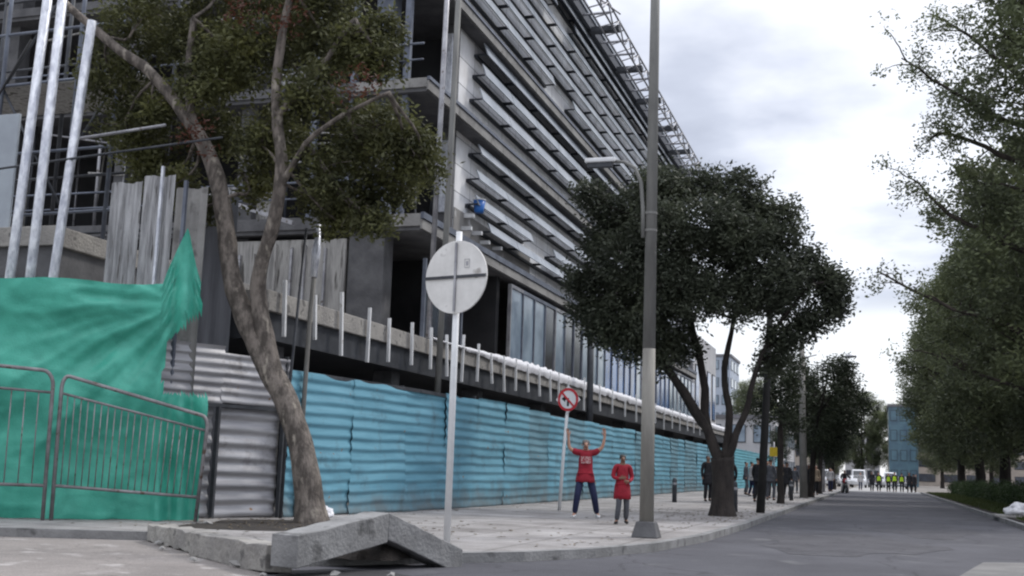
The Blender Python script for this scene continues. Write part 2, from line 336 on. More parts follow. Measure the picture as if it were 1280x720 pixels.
# ------------------------------------------------------------------ camera, light, sky
cam = bpy.data.cameras.new('camera'); co = bpy.data.objects.new('camera', cam); COL.objects.link(co)
yaw, pitch, roll = R(17.8), R(8.85), R(1.9)
fwd = Vector((-math.sin(yaw) * math.cos(pitch), math.cos(yaw) * math.cos(pitch), math.sin(pitch)))
rt = fwd.cross(Vector((0, 0, 1))).normalized(); up = rt.cross(fwd)
r2 = rt * math.cos(roll) + up * math.sin(roll); u2 = -rt * math.sin(roll) + up * math.cos(roll)
mm = Matrix((r2, u2, -fwd)).transposed().to_4x4(); mm.translation = Vector((0, 0, 1.2))
co.matrix_world = mm
cam.sensor_width = 36; cam.lens = 36 * 1430 / 1280; cam.clip_end = 3000
scene.camera = co

w = bpy.data.worlds.new('World'); scene.world = w; w.use_nodes = True
nt = w.node_tree; N = nt.nodes; L = nt.links
for n in list(N): N.remove(n)
out = N.new('ShaderNodeOutputWorld'); bgs = N.new('ShaderNodeBackground'); bgc = N.new('ShaderNodeBackground')
SUN_EL, SUN_AZ = R(48), R(40)      # azimuth clockwise from +Y (north)
sky = N.new('ShaderNodeTexSky'); sky.sky_type = 'NISHITA'; sky.sun_disc = False
sky.sun_elevation = SUN_EL; sky.sun_rotation = SUN_AZ
L.new(sky.outputs[0], bgs.inputs['Color']); bgs.inputs['Strength'].default_value = 0.10
tc = N.new('ShaderNodeTexCoord'); sp = N.new('ShaderNodeSeparateXYZ'); L.new(tc.outputs['Generated'], sp.inputs[0])
# flat cloud layer seen in perspective: divide x,y by height
def math_n(op, a, b=None):
    n = N.new('ShaderNodeMath'); n.operation = op
    for i, q in enumerate((a, b)):
        if q is None: continue
        if isinstance(q, (int, float)): n.inputs[i].default_value = q
        else: L.new(q, n.inputs[i])
    return n.outputs[0]
zc = math_n('MAXIMUM', sp.outputs['Z'], 0.02)
zc2 = math_n('ADD', zc, 0.18)
cb = N.new('ShaderNodeCombineXYZ'); L.new(math_n('DIVIDE', sp.outputs['X'], zc2), cb.inputs[0]); L.new(math_n('DIVIDE', sp.outputs['Y'], zc2), cb.inputs[1])
mpn = N.new('ShaderNodeMapping'); mpn.inputs['Location'].default_value = (3.1, 1.35, 0); L.new(cb.outputs[0], mpn.inputs['Vector'])
nz = N.new('ShaderNodeTexNoise'); nz.inputs['Scale'].default_value = 1.1; nz.inputs['Detail'].default_value = 6; nz.inputs['Roughness'].default_value = .5
L.new(mpn.outputs[0], nz.inputs['Vector'])
cr = N.new('ShaderNodeValToRGB'); e = cr.color_ramp.elements
e[0].position = .38; e[0].color = (.40, .42, .50, 1); e[1].position = .575; e[1].color = (1.0, 1.02, 1.09, 1)
x = e.new(.475); x.color = (.60, .63, .73, 1)
lowd = N.new('ShaderNodeMapRange'); lowd.interpolation_type = 'SMOOTHSTEP'; L.new(sp.outputs['Z'], lowd.inputs['Value'])
lowd.inputs['From Min'].default_value = .17; lowd.inputs['From Max'].default_value = .36; lowd.inputs['To Min'].default_value = -.10; lowd.inputs['To Max'].default_value = .05
L.new(math_n('ADD', nz.outputs['Fac'], lowd.outputs[0]), cr.inputs['Fac'])
# bright clear band under the cloud base near the horizon
band = N.new('ShaderNodeMapRange'); band.interpolation_type = 'SMOOTHSTEP'
nb = math_n('ADD', sp.outputs['Z'], math_n('MULTIPLY', math_n('SUBTRACT', nz.outputs['Fac'], .5), .05))
L.new(nb, band.inputs['Value']); band.inputs['From Min'].default_value = .128; band.inputs['From Max'].default_value = .158
mxb = N.new('ShaderNodeMixRGB'); L.new(band.outputs[0], mxb.inputs[0]); mxb.inputs[1].default_value = (.93, .95, 1.0, 1); L.new(cr.outputs[0], mxb.inputs[2])
# overcast sky: brighter towards the zenith
zg = N.new('ShaderNodeMapRange'); L.new(sp.outputs['Z'], zg.inputs['Value'])
zg.inputs['From Min'].default_value = .42; zg.inputs['From Max'].default_value = .95; zg.inputs['To Min'].default_value = 1.0; zg.inputs['To Max'].default_value = 2.1
mv = N.new('ShaderNodeVectorMath'); mv.operation = 'SCALE'; L.new(mxb.outputs[0], mv.inputs[0]); L.new(zg.outputs[0], mv.inputs['Scale'])
L.new(mv.outputs[0], bgc.inputs['Color']); bgc.inputs['Strength'].default_value = .78
ms = N.new('ShaderNodeMixShader'); ms.inputs[0].default_value = .86
L.new(bgs.outputs[0], ms.inputs[1]); L.new(bgc.outputs[0], ms.inputs[2]); L.new(ms.outputs[0], out.inputs['Surface'])

sl = bpy.data.lights.new('sun', 'SUN'); sl.energy = 1.3; sl.angle = R(10); sl.color = (1, .96, .90)
so = bpy.data.objects.new('sun', sl); COL.objects.link(so)
sd = Vector((math.sin(SUN_AZ) * math.cos(SUN_EL), math.cos(SUN_AZ) * math.cos(SUN_EL), math.sin(SUN_EL)))
so.rotation_euler = (-sd).to_track_quat('-Z', 'Y').to_euler()
vs = scene.view_settings; vs.view_transform = 'Standard'; vs.look = 'None'; vs.gamma = 1; vs.exposure = 0.6
scene.cycles.filter_width = 2.2
scene.cycles.max_bounces = 6; scene.cycles.diffuse_bounces = 3; scene.cycles.glossy_bounces = 2

# ------------------------------------------------------------------ ground
def sheet(name, pts, z, m, kind='structure'):
    mb = MB(); mb.add([(x, y, z) for x, y in pts], [tuple(range(len(pts)))])
    return struct(mb.build(name, m), kind)
sheet('ground', [(-700, -60), (700, -60), (700, 1500), (-700, 1500)], -0.012, 'earth')
sheet('road', [(-7.5, 13.6), (-7.5, 108), (3.75, 108), (3.75, 30), (3.9, 20), (6, 14), (30, 12), (30, -30), (-40, -30), (-40, 6)], 0, 'asphalt')
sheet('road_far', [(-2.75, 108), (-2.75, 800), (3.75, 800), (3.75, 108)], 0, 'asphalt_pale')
# dusty apron bottom left
sheet('dusty_apron', [(-40, -10), (-6.5, 3), (-5.3, 9.6), (-6.2, 11.0), (-6.6, 11.5), (-8.2, 12.9), (-9.7, 14.2), (-11.5, 13.5), (-20, 9.5), (-40, 2)], 0.004, 'dust')
# rough pale repair patch, bottom right, and dark repair
def blob(cx, cy, rx, ry, n=28, j=.18, sd=1):
    rr = random.Random(sd); ph = [rr.uniform(0, 6.28) for _ in range(4)]
    return [(cx + rx * math.cos(a) * (1 + j * math.sin(3*a+ph[0]) + j*.6*math.sin(7*a+ph[1])),
             cy + ry * math.sin(a) * (1 + j * math.sin(4*a+ph[2]) + j*.6*math.sin(9*a+ph[3]))) for a in [2*PI*i/n for i in range(n)]]
sheet('road_patch', [(1.25, 17.6), (1.5, 19.0), (2.4, 19.6), (3.95, 19.8), (6, 14.2), (1.2, 12), (.8, 15)], 0.004, 'patch')
sheet('road_repair', blob(-.6, 22, 1.5, 3.2, sd=4), 0.004, 'asphalt2')
sheet('road_stain', blob(1.0, 31, 1.1, 5, sd=9), 0.004, 'asphalt2')
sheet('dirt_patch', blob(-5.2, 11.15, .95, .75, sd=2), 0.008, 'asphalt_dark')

KL = [(-2.95, 108), (-2.95, 40), (-2.95, 26), (-3.05, 20.5), (-3.35, 17.6), (-3.85, 15.7), (-4.45, 14.4), (-5.05, 13.65), (-5.7, 12.95), (-6.35, 12.0), (-7.0, 12.2), (-8.3, 13.2), (-9.75, 14.25), (-11.6, 13.5), (-20, 9.6), (-40, 2.2)]
sheet('pavement', KL + [(-40, 60), (-10, 108)], .12, 'pavement')
def kerb(pts, side=1, name='kerb'):
    mb = MB(); n = len(pts)
    P = [Vector((x, y, 0)) for x, y in pts]; O = []
    for i in range(n):
        d = (P[min(i+1, n-1)] - P[max(i-1, 0)]).normalized(); nn = Vector((d.y, -d.x, 0)) * side
        O.append(P[i] - nn * .0 ); O.append(P[i] + nn * .16)
    vsx = []
    for i in range(n):
        a, b = O[2*i], O[2*i+1]
        vsx += [(a.x, a.y, -.01), (a.x, a.y, .126), (b.x, b.y, .126), (b.x, b.y, -.01)]
    fs = []
    for i in range(n-1):
        for j in range(3): fs.append((4*i+j, 4*i+j+1, 4*i+4+j+1, 4*i+4+j))
    mb.add(vsx, fs)
    return struct(mb.build(name, 'kerb'))
def densify(pts, step=1.2):
    o = []
    for (a, b), (c, d) in zip(pts, pts[1:]):
        n = max(1, int(math.hypot(c-a, d-b) / step))
        for i in range(n): o.append((a + (c-a)*i/n + random.uniform(-.012, .012), b + (d-b)*i/n))
    o.append(pts[-1]); return o
kerb(densify(KL), -1)
kerb(densify([(3.75, 108), (3.75, 30), (3.9, 20), (6, 14.2), (30, 12.2)]), 1, 'kerb')
sheet('verge', [(3.9, 108), (3.9, 30), (4.05, 20), (6.1, 14.3), (30, 12.3), (60, 30), (60, 108)], .11, 'soil')
# grass tufts on the verge: one uncountable mass
def grass():
    mb = MB(); rr = random.Random(3)
    for i in range(26000):
        y = 16 + 90 * rr.random() ** 1.3; xx = rr.choice((4.0, 4.0, 5.0)) + rr.random() * 2.8
        if rr.random() < .25: xx = 4 + rr.random() * 8
        h = rr.uniform(.05, .16); a = rr.random() * PI; dx, dy = math.cos(a) * .03, math.sin(a) * .03
        mb.add([(xx - dx, y - dy, .11), (xx + dx, y + dy, .11), (xx + rr.uniform(-.05, .05), y + rr.uniform(-.05, .05), .11 + h)], [(0, 1, 2)])
    o = mb.build('grass', 'grass'); o['kind'] = 'stuff'; o['label'] = 'short patchy grass on the verge beside the road'
grass()
# tree pit cut in dark soil by the leaning tree (a rough heap of soil over the paving)
mb = MB(); n = 26; ctr = (-9.35, 17.1); ring = []
for k, (rf, zz) in enumerate([(1.0, .124), (.86, .132), (.5, .14), (.12, .15)]):
    for i in range(n):
        a = 2*PI*i/n; q = 1 + .12*math.sin(3*a+1) + .08*math.sin(5*a)
        ring.append((ctr[0] + 1.35*rf*q*math.cos(a), ctr[1] + 1.75*rf*q*math.sin(a), zz + .004*math.sin(9*a+k)))
fs = [(k*n+i, k*n+(i+1) % n, (k+1)*n+(i+1) % n, (k+1)*n+i) for k in range(3) for i in range(n)] + [tuple(3*n+i for i in range(n))]
mb.add(ring, fs); struct(mb.build('soil_bed', 'soil'))
# ------------------------------------------------------------------ concrete blocks in the foreground
def beam(name, a, b, w, h, m, label, jag=0.0):
    """chunky concrete beam from a to b (top centre line), sides vertical"""
    a = Vector(a); b = Vector(b); d = (b - a); ln = d.length; d.normalize()
    s = Vector((d.y, -d.x, 0)).normalized()
    rr = random.Random(hash(name) % 7 + int(a.x * 10)); n = 9; mb = MB(); vs = []
    for i in range(n + 1):
        p = a + d * (ln * i / n)
        for (q, t) in ((-1, 0), (1, 0), (1, -1), (-1, -1)):
            jx = rr.uniform(-jag, jag)
            vs.append(p + s * (q * w / 2 + jx) + Vector((0, 0, t * h + rr.uniform(-jag, jag))))
    fs = [(3, 2, 1, 0), tuple(n*4 + j for j in range(4))]
    for i in range(n):
        for j in range(4): fs.append((i*4+j, i*4+(j+1) % 4, i*4+4+(j+1) % 4, i*4+4+j))
    mb.add(vs, fs); o = mb.build(name, m, bevel=.012)
    return tag(o, label, 'concrete block')
beam('concrete_beam', (-5.80, 10.72, .43), (-5.42, 12.15, .635), .36, .33, 'kerb', 'broken concrete beam propped up at its far end, rising to the right in front of the leaning tree', .006)
beam('concrete_beam', (-5.41, 12.18, .64), (-4.90, 13.25, .20), .36, .30, 'kerb', 'broken concrete beam sloping down to the kerb at the foot of the round sign', .006)
beam('concrete_kerbstone', (-7.9, 12.5, .27), (-6.0, 11.02, .30), .30, .28, 'concrete_rough', 'low pale concrete kerbstone lying to the left of the raised beams', .015)
beam('concrete_kerbstone', (-9.6, 14.1, .24), (-8.0, 12.75, .26), .34, .24, 'concrete_rough', 'worn low kerbstone at the edge of the tree pit', .02)

def heap(name, cx, cy, rx, ry, h, m, z0, seed):
    rr = random.Random(seed); mb = MB(); n = 30; k_ = 8; vs = []
    for k in range(k_):
        rf = 1 - k / (k_ - 1) * .96
        for i in range(n):
            a = 2*PI*i/n; q = rf * (1 + .14*math.sin(3*a+seed) + .09*math.sin(7*a))
            vs.append((cx + rx*q*math.cos(a), cy + ry*q*math.sin(a), z0 + h * (1 - rf) ** .7 + rr.uniform(-.014, .014) * (k > 0)))
    fs = [(k*n+i, k*n+(i+1) % n, (k+1)*n+(i+1) % n, (k+1)*n+i) for k in range(k_-1) for i in range(n)] + [tuple((k_-1)*n+i for i in range(n))]
    mb.add(vs, fs); return mb.build(name, m)
tag(heap('soil_shade_fill', -5.65, 12.75, .42, .75, .34, 'soil', .10, 3), 'dark soil added under the two raised concrete beams to shade the gap', 'soil')  # soil added behind the beams so the gap beneath them looks dark
rr = random.Random(19)
for i, (x_, y_, q) in enumerate([(-6.7, 11.35, .07), (-5.35, 11.0, .06), (-4.85, 11.3, .05), (-7.4, 11.6, .05), (-9.1, 13.4, .06), (-5.9, 10.5, .045), (-10.2, 16.3, .06), (-8.6, 12.75, .05)]):
    me = bmesh.new(); bmesh.ops.create_icosphere(me, subdivisions=1, radius=q * .8)
    for v in me.verts: v.co *= 1 + .9 * noise.noise(v.co * 23 + Vector((i, 0, 0))); v.co.z *= .6; v.co.x *= 1.3
    m_ = bpy.data.meshes.new('rubble'); me.to_mesh(m_); me.free(); m_.materials.append(M['concrete'])
    o = bpy.data.objects.new('rubble_stone', m_); COL.objects.link(o); o.location = (x_, y_, (.14 if i in (6,) else .03) + q * .3)
    tag(o, 'small grey lump of rubble on the ground around the tree pit and the concrete beams', 'stone', 'lumps of rubble around the concrete beams')

# ------------------------------------------------------------------ corrugated hoardings
def corr_sheet(p0, p1, z0, z1, pitch, amp, wob=.02, seed=0, nseg=14, sk=0.0):
    """sheet standing from p0 to p1 with horizontal corrugations"""
    mb = MB(); a = Vector((*p0, 0)); b = Vector((*p1, 0)); d = b - a; nn = Vector((d.y, -d.x, 0)).normalized()
    rows = int((z1 - z0) / pitch * 8); vs = []
    for i in range(rows + 1):
        z = z0 + (z1 - z0) * i / rows
        ph = 2 * PI * (z - z0) / pitch
        prof = math.sin(ph) + .25 * math.sin(2 * ph)
        for j in range(nseg + 1):
            t = j / nseg; p = a + d * t
            wv = wob * noise.noise(Vector((p.x * .9 + seed, p.y * .9, z * 1.3)))
            dz = .03 * noise.noise(Vector((p.x * .7, p.y * .7 + seed * 3, z * .8))) + sk * (t - .5)
            vs.append(p + nn * (amp * prof + wv) + Vector((0, 0, z + dz)))
    fs = [(i*(nseg+1)+j, i*(nseg+1)+j+1, (i+1)*(nseg+1)+j+1, (i+1)*(nseg+1)+j) for i in range(rows) for j in range(nseg)]
    mb.add(vs, fs); return mb
h = thing('corrugated_hoarding', 'long light blue corrugated metal hoarding along the pavement below the building', 'fence', (0, 0, 0))
path = [(-10.52, 19.35), (-10.0, 24.5), (-9.9, 30), (-9.85, 46), (-9.9, 70), (-9.9, 84)]
def along(path, y):
    for (a, b), (c, d) in zip(path, path[1:]):
        if b <= y <= d: return a + (c-a)*(y-b)/(d-b)
    return path[-1][0]
y = 19.35; k = 0; rr = random.Random(5)
while y < 84:
    ln = 2.25; y2 = min(84, y + ln + .04)
    ht = 2.86 + rr.uniform(-.03, .03) + (.06 if 26 < y < 34 else 0)
    m_ = 'hoard_blue' if (y < 29 or rr.random() < .35) else 'hoard_blue2'
    off = .012 * (k % 2)
    corr_sheet((along(path, y)+off, y), (along(path, y2)+off, y2), .13, ht, .215, .015, .05, k, 12, rr.uniform(-.03, .03)).build('sheet', m_, h, True)
    if k % 2 == 0:
        MB().box(along(path, y)-.14, along(path, y)-.07, y-.04, y+.04, .1, ht+.04).build('post', 'steel_dark', h)
    y += ln; k += 1
MB().box(-10.03, -9.97, 24.5, 84, 2.80, 2.88).bar((-10.6, 19.35, 2.84), (-10.0, 24.48, 2.84), .06, .08).build('top_rail', 'steel_dark', h)
mb = MB()
for (yy, zz) in ((22.2, 2.0), (22.05, 1.3), (22.3, .8), (28.1, 2.4), (28.15, 1.1)): mb.box(-9.92, -9.89, yy, yy+.06, zz, zz+.09)
h2 = thing('corrugated_hoarding', 'turquoise corrugated hoarding carrying on beyond the far end of the building', 'fence')
k = 0; y = 84.3
while y < 128:
    corr_sheet((-9.8, y), (-9.75, y+4.02), .12, 3.0, .215, .016, .05, 40+k, 8).build('sheet', 'hoard_teal', h2, True); y += 4; k += 1
for yy in range(85, 128, 8): MB().box(-9.95, -9.88, yy-.04, yy+.04, .1, 3.05).build('post', 'steel_dark', h2)

g = thing('grey_corrugated_wall', 'dented grey corrugated metal wall behind the leaning tree, joined to the blue hoarding', 'fence')
P0, P1 = (-11.72, 16.6), (-10.58, 19.3)
def lerp2(t): return (P0[0] + (P1[0]-P0[0])*t, P0[1] + (P1[1]-P0[1])*t)
for i in range(2):
    a, b = lerp2(i/2), lerp2((i+1)/2 + .01)
    corr_sheet(a, b, 2.14, 3.16 - .12*i, .165, .016, .06, 9+i, 10).build('upper_sheet', 'hoard_grey', g, True)
for i in range(2):
    a, b = lerp2(.02+.49*i), lerp2(.49+.5*i)
    corr_sheet((a[0]-.1, a[1]), (b[0]-.1, b[1]), .14, 2.06, .25, .024, .05, 15+i, 10).build('lower_sheet', 'hoard_grey', g, True)
a, b = lerp2(0), lerp2(1)
mb = MB(); mb.bar((a[0], a[1], 2.10), (b[0], b[1], 2.10), .05, .06); mb.build('rail', 'steel_dark', g)
for t in (.0, .49, .985):
    a = lerp2(t); MB().box(a[0]-.035, a[0]+.035, a[1]-.035, a[1]+.035, .12, 2.08 if t == .49 else 3.1).build('post', 'steel_dark', g)
corr_sheet((-18, 15.4), (-11.75, 16.6), .13, 3.0, .205, .034, .06, 21, 18).build('side_sheet', 'hoard_grey', g, True)
# slim dark rod rising at the corner
mb = MB(); mb.tube([(-10.44, 19.1, .12), (-10.42, 19.1, 2.6), (-10.3, 19.15, 5.55)], [.035, .03, .025], 8)
tag(mb.build('thin_pole', 'steel_dark', smooth=True), 'slim dark metal rod standing where grey wall meets blue hoarding', 'pole')
mb = MB(); mb.tube([(-10.45, 19.7, .12), (-10.4, 19.7, 4.0), (-10.36, 19.72, 5.0)], [.05, .045, .05], 8); 
pp = thing('timber_post', 'pale post with a white wrapped top behind the grey wall', 'post')
mb.build('shaft', 'pole_pale', pp, True)
mb = MB(); mb.tube([(-10.38, 19.7, 4.7), (-10.36, 19.72, 5.2), (-10.33, 19.72, 5.75)], [.075, .09, .03], 8); mb.build('wrap', 'foil', pp, True)

# ------------------------------------------------------------------ green tarpaulin
def tarp():
    P = Vector((-13.32, 15.30, 0)); D = Vector((2.4, 1.7, 0)).normalized(); NN = Vector((D.y, -D.x, 0))
    mb = MB(); S0, S1 = -4.2, 3.02; ns, nz_ = 150, 84; idx = {}; vs = []
    def top(s):
        if s < 2.16: return 3.98 + .03 * (s + .36) + .03 * math.sin(s * 3)
        if s < 2.50: return 4.06 + ((s - 2.16) / .34) ** .8 * 1.02
        if s < 2.60: return 5.08 - (s - 2.50) * 3.6
        return 4.72 - (s - 2.60) * 3.2
    for i in range(ns + 1):
        s = S0 + (S1 - S0) * i / ns
        for j in range(nz_ + 1):
            t = j / nz_; z = .13 + (top(s) - .13) * t
            # folds fan out from the tied corner (2.35, 3.6) and hang below
            dx, dz = 2.45 - s, 3.75 - z
            ang = math.atan2(dz, dx + .05); rad = math.hypot(dx, dz)
            f = .05 * math.sin(ang * 17 + 2.2 * noise.noise(Vector((s*.7, z*.7, 1)))) * min(1, rad * .7) / (1 + .18 * rad)
            f += .10 * noise.noise(Vector((s * .9, z * 1.3, 3))) + .02 * noise.noise(Vector((s * 2.6, z * 2.2, 9)))
            sag = 1 - abs(((z - .1) % 2.0) - 1.0)
            f += .06 * math.sin(z * 3.4 + .55 * s)
            f += .045 * (1 - abs(2 * ((ang * 4.3 + .5 * noise.noise(Vector((s * .8, z * .8, 7)))) % 1) - 1)) ** 2 * min(1, rad * .8)
            f += .030 * (1 - min(1, abs(noise.noise(Vector((ang * 4.5, rad * .55, 12)))) * 5))
            f += .020 * (1 - min(1, abs(noise.noise(Vector((s * 1.2, z * 3.0 + s * .9, 15)))) * 5))
            if z < 1.1: f += .05 * math.sin(s * 9 + 3 * noise.noise(Vector((s, z, 5)))) * (1.1 - z)
            if s > 2.25: f += .10 * math.sin((s - 2.25) * 17 + z * .8)
            ds = .05 * noise.noise(Vector((0, z * 2.3, 8))) if i == ns else 0
            hem = .05 * noise.noise(Vector((s * 2, 0, 2))) if j == 0 else 0
            vs.append(P + D * (s + ds) + NN * (f + .05) + Vector((0, 0, z + hem * .4)))
            idx[i, j] = len(vs) - 1
    fs = []
    for i in range(ns):
        s = S0 + (S1 - S0) * (i + .5) / ns
        for j in range(nz_):
            t = (j + .5) / nz_; z = .13 + (top(s) - .13) * t
            if s > 2.28 + .05 * noise.noise(Vector((0, z*3, 4))) and 2.22 < z < 3.08 + (s - 2.28) * 1.0: continue
            if s > 2.82 - .05 * math.sin(z*5) and z >= 2.22: continue
            fs.append((idx[i, j], idx[i+1, j], idx[i+1, j+1], idx[i, j+1]))
    mb.add(vs, fs)
    o = mb.build('green_tarpaulin', 'tarp', smooth=True)
    tag(o, 'bright green tarpaulin draped over the site fence, pointed at its right end', 'tarpaulin')
tarp()

# ------------------------------------------------------------------ tubular barriers
def barrier(name, tl, tr, bl, br, label, nb, crossf, lowf):
    """tl,tr: top corners; bl,br: feet; crossf: lower top rail (fraction up), lowf: bottom rail fraction"""
    t = thing(name, label, 'barrier', tuple(bl), 0, 'tubular steel site barriers')
    O = Vector(bl); tl, tr, bl, br = [Vector(p) - O for p in (tl, tr, bl, br)]
    def q(u, v): return (bl + (br - bl) * u) * (1 - v) + (tl + (tr - tl) * u) * v
    pts = [bl, q(0, .90)]
    for a in (15, 35, 55, 75): pts.append(q(.045 * (1 - math.cos(R(a))), .90 + .10 * math.sin(R(a))))
    pts += [q(.05, 1), q(.95, 1)]
    for a in (75, 55, 35, 15): pts.append(q(1 - .045 * (1 - math.cos(R(a))), .90 + .10 * math.sin(R(a))))
    pts += [q(1, .90), br]
    MB().tube(pts, .032, 10).build('frame', 'barrier', t, True)
    MB().tube([q(0.005, crossf), q(.995, crossf)], .022, 8).build('upper_rail', 'barrier', t, True)
    MB().tube([q(0.005, lowf), q(.995, lowf)], .026, 8).build('lower_rail', 'barrier', t, True)
    for i in range(nb):
        u = (i + 1) / (nb + 1); MB().tube([q(u, lowf), q(u, crossf)], .010, 6).build('bar', 'barrier', t, True)
    return t
OX, OY = .10, -.26
barrier('steel_barrier', (-15.3+OX, 13.1+OY, 2.62), (-12.62+OX, 15.47+OY, 2.46), (-15.3+OX, 13.1+OY, .12), (-12.60+OX, 15.50+OY, .12), 'tall tubular steel barrier running out of the picture at the far left', 17, .855, .23)
barrier('steel_barrier', (-12.53+OX, 15.57+OY, 2.42), (-10.72+OX, 17.02+OY, 1.84), (-12.52+OX, 15.60+OY, .12), (-10.80+OX, 16.98+OY, .12), 'sagging tubular steel barrier whose right end stands by the grey corrugated wall', 21, .87, .235)

# ------------------------------------------------------------------ the unfinished building
B = thing('office_building', 'large unfinished office building with open dark floors and a louvred pale street front', 'building')
XW = -12.5           # street wall of the upper storeys
YC = 32.7            # where the cladding starts
YE = 80.0
# podium
MB().box(-34, -11.0, 19.1, 92, 3.98, 4.38).build('podium_slab', 'concrete_rough', B, bevel=.02)
MB().box(-34, -11.1, 19.2, 92, 3.45, 3.979).build('edge_beam', 'steel_dark', B)
for y in (20.5, 26.5, 33, 40, 47, 54, 61, 68, 76, 84):
    MB().box(-12.0, -11.5, y-.25, y+.25, .1, 3.45).build('column', 'concrete_dark', B)
MB().box(-16.2, -16, 17.8, 92, .1, 3.45).build('back_wall', 'interior_shade', B)
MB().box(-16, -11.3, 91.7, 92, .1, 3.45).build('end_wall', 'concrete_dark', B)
# left wing: its slab corner shows behind the props
MB().box(-40, -15.4, 18.4, 29, 5.22, 5.62).build('wing_slab', 'concrete_rough', B, bevel=.02)
MB().box(-40, -15.5, 18.5, 29, 4.40, 5.218).build('wing_beam', 'concrete_dark', B)
# short posts fixed to the slab edge
y = 19.6; rr = random.Random(11)
while y < 78:
    if not (22.8 < y < 0):
        tl = rr.uniform(-.02, .02); zt = 4.62 + rr.uniform(-.08, .10)
        MB().bar((-10.93 + rr.uniform(0, .05), y, 3.55 + rr.uniform(-.15, .12)), (-10.93, y + tl * 3, zt + rr.uniform(-.12, .1)), .065, .065).build('edge_post', 'white', B)
    y += (1.28 if y < 40 else 2.56) + rr.uniform(-.12, .12)
# crumpled white plastic along the slab edge further on
mb = MB(); n = 260; vs_ = []
for i in range(n + 1):
    yy = 27.5 + 62 * i / n; q = noise.noise(Vector((yy*1.7, 0, 0))); q2 = noise.noise(Vector((yy*3.1, 4, 0)))
    tp = min(1, max(.2, (yy - 27.5) / 8))
    for (dx, dz) in ((-.25, .0), (-.05, .16 + .10*q), (.06, .20 + .09*q2), (.10 + .03*q, .02), (.06, -.12 + .09*q)):
        vs_.append((-11.0 + dx, yy, 4.40 + dz * tp))
mb.add(vs_, [(i*5+j, i*5+j+1, i*5+6+j, i*5+5+j) for i in range(n) for j in range(4)])
mb.build('edge_wrap', 'plastic_white', B, True)
# rough plaster edge strip near the left end
# floor slabs; concrete coloured dark to put shade on the undersides
for (z0, z1, xe, y0) in ((7.60, 8.08, -12.0, 28.9), (11.62, 12.02, -12.0, 28.9), (15.0, 15.40, -12.0, 28.9), (20.7, 21.0, -12.52, 29.5)):
    MB().box(-46, xe, y0, YE, z0, z1).build('floor_slab', 'concrete_dark' if z0 < 20 else 'steel_dark', B, bevel=.015)
    if z0 < 20:
        MB().box(-14.2, xe, y0 - .06, y0 - .003, z0 + .12, z1 - .01).build('slab_edge', 'concrete', B)
        MB().box(-46, -14.21, y0 - .06, y0 - .003, z0 + .12, z1 - .01).build('slab_edge', 'concrete_dark', B)
        MB().box(xe + .002, xe + .06, y0 - .05, YE, z0 + .04, z0 + .31).build('slab_edge', 'concrete', B)
        MB().box(xe + .002, xe + .10, y0 - .05, YE, z0 + .33, z1 + .03).build('slab_edge_rail', 'steel_blue', B)
# added wall close behind the openings, near-black in place of deep shade
MB().box(-46, -13.2, 33.4, 33.7, 4.38, 20.7).build('shade_backing', 'interior_shade', B)
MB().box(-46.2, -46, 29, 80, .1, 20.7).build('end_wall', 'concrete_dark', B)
# front columns of the open floors
for zz0, zz1 in ((4.38, 7.6), (8.08, 11.62), (12.10, 15.0), (15.45, 20.7)):
    for cx in (-13.6, -17.9, -22.3, -27.0, -32):
        MB().box(cx-.27, cx+.27, 29.3, 29.85, zz0, zz1).build('column', 'steel_blue' if cx > -15 else 'concrete_dark', B)
# blue-grey steel uprights and rails of the open corner
for cx in (-12.75, -15.6, -14.4):
    MB().box(cx-.09, cx+.09, 29.05, 29.22, 8.08, 20.7).build('upright', 'steel_blue', B)
for zz in (9.15, 13.1, 16.4):
    MB().tube([(-46, 29.0, zz), (-12.2, 29.0, zz)], .035, 8).build('guard_rail', 'steel_blue', B, True)
    MB().tube([(-46, 29.0, zz-.5), (-12.2, 29.0, zz-.48)], .03, 8).build('guard_rail', 'steel_blue', B, True)
# return of the cladding with foil insulation at the corner
MB().box(-13.0, XW-.02, YC-.35, YC-.02, 8.08, 20.7).build('corner_wall', 'concrete_dark', B)
for (z0, z1) in ((8.9, 11.2), (12.7, 14.7), (16, 19.8)):
    MB().box(-12.86, -12.60, YC-.42, YC-.36, z0, z1).build('insulation_strip', 'foil', B, bevel=.02)
# the clad street wall
MB().box(XW-.3, XW, YC, YE, 8.08, 11.62).build('wall', 'cladding', B)
MB().box(XW-.3, XW, YC, YE, 12.02, 15.0).build('wall', 'cladding', B)
MB().box(XW-.3, XW, YC, YE, 15.40, 20.7).build('wall', 'cladding', B)
MB().box(XW, XW+.02, YC, 41, 8.08, 9.15).build('bare_wall', 'stone_dull', B)
# projecting brackets poking out of the bare wall
for (yy, zz) in ((33.6, 9.0), (34.4, 8.6), (33.4, 8.55), (35.2, 8.45), (34.9, 9.55), (36.5, 8.5)):
    MB().box(XW, XW+.35, yy, yy+.12, zz, zz+.12).build('wall_bracket', 'white', B)
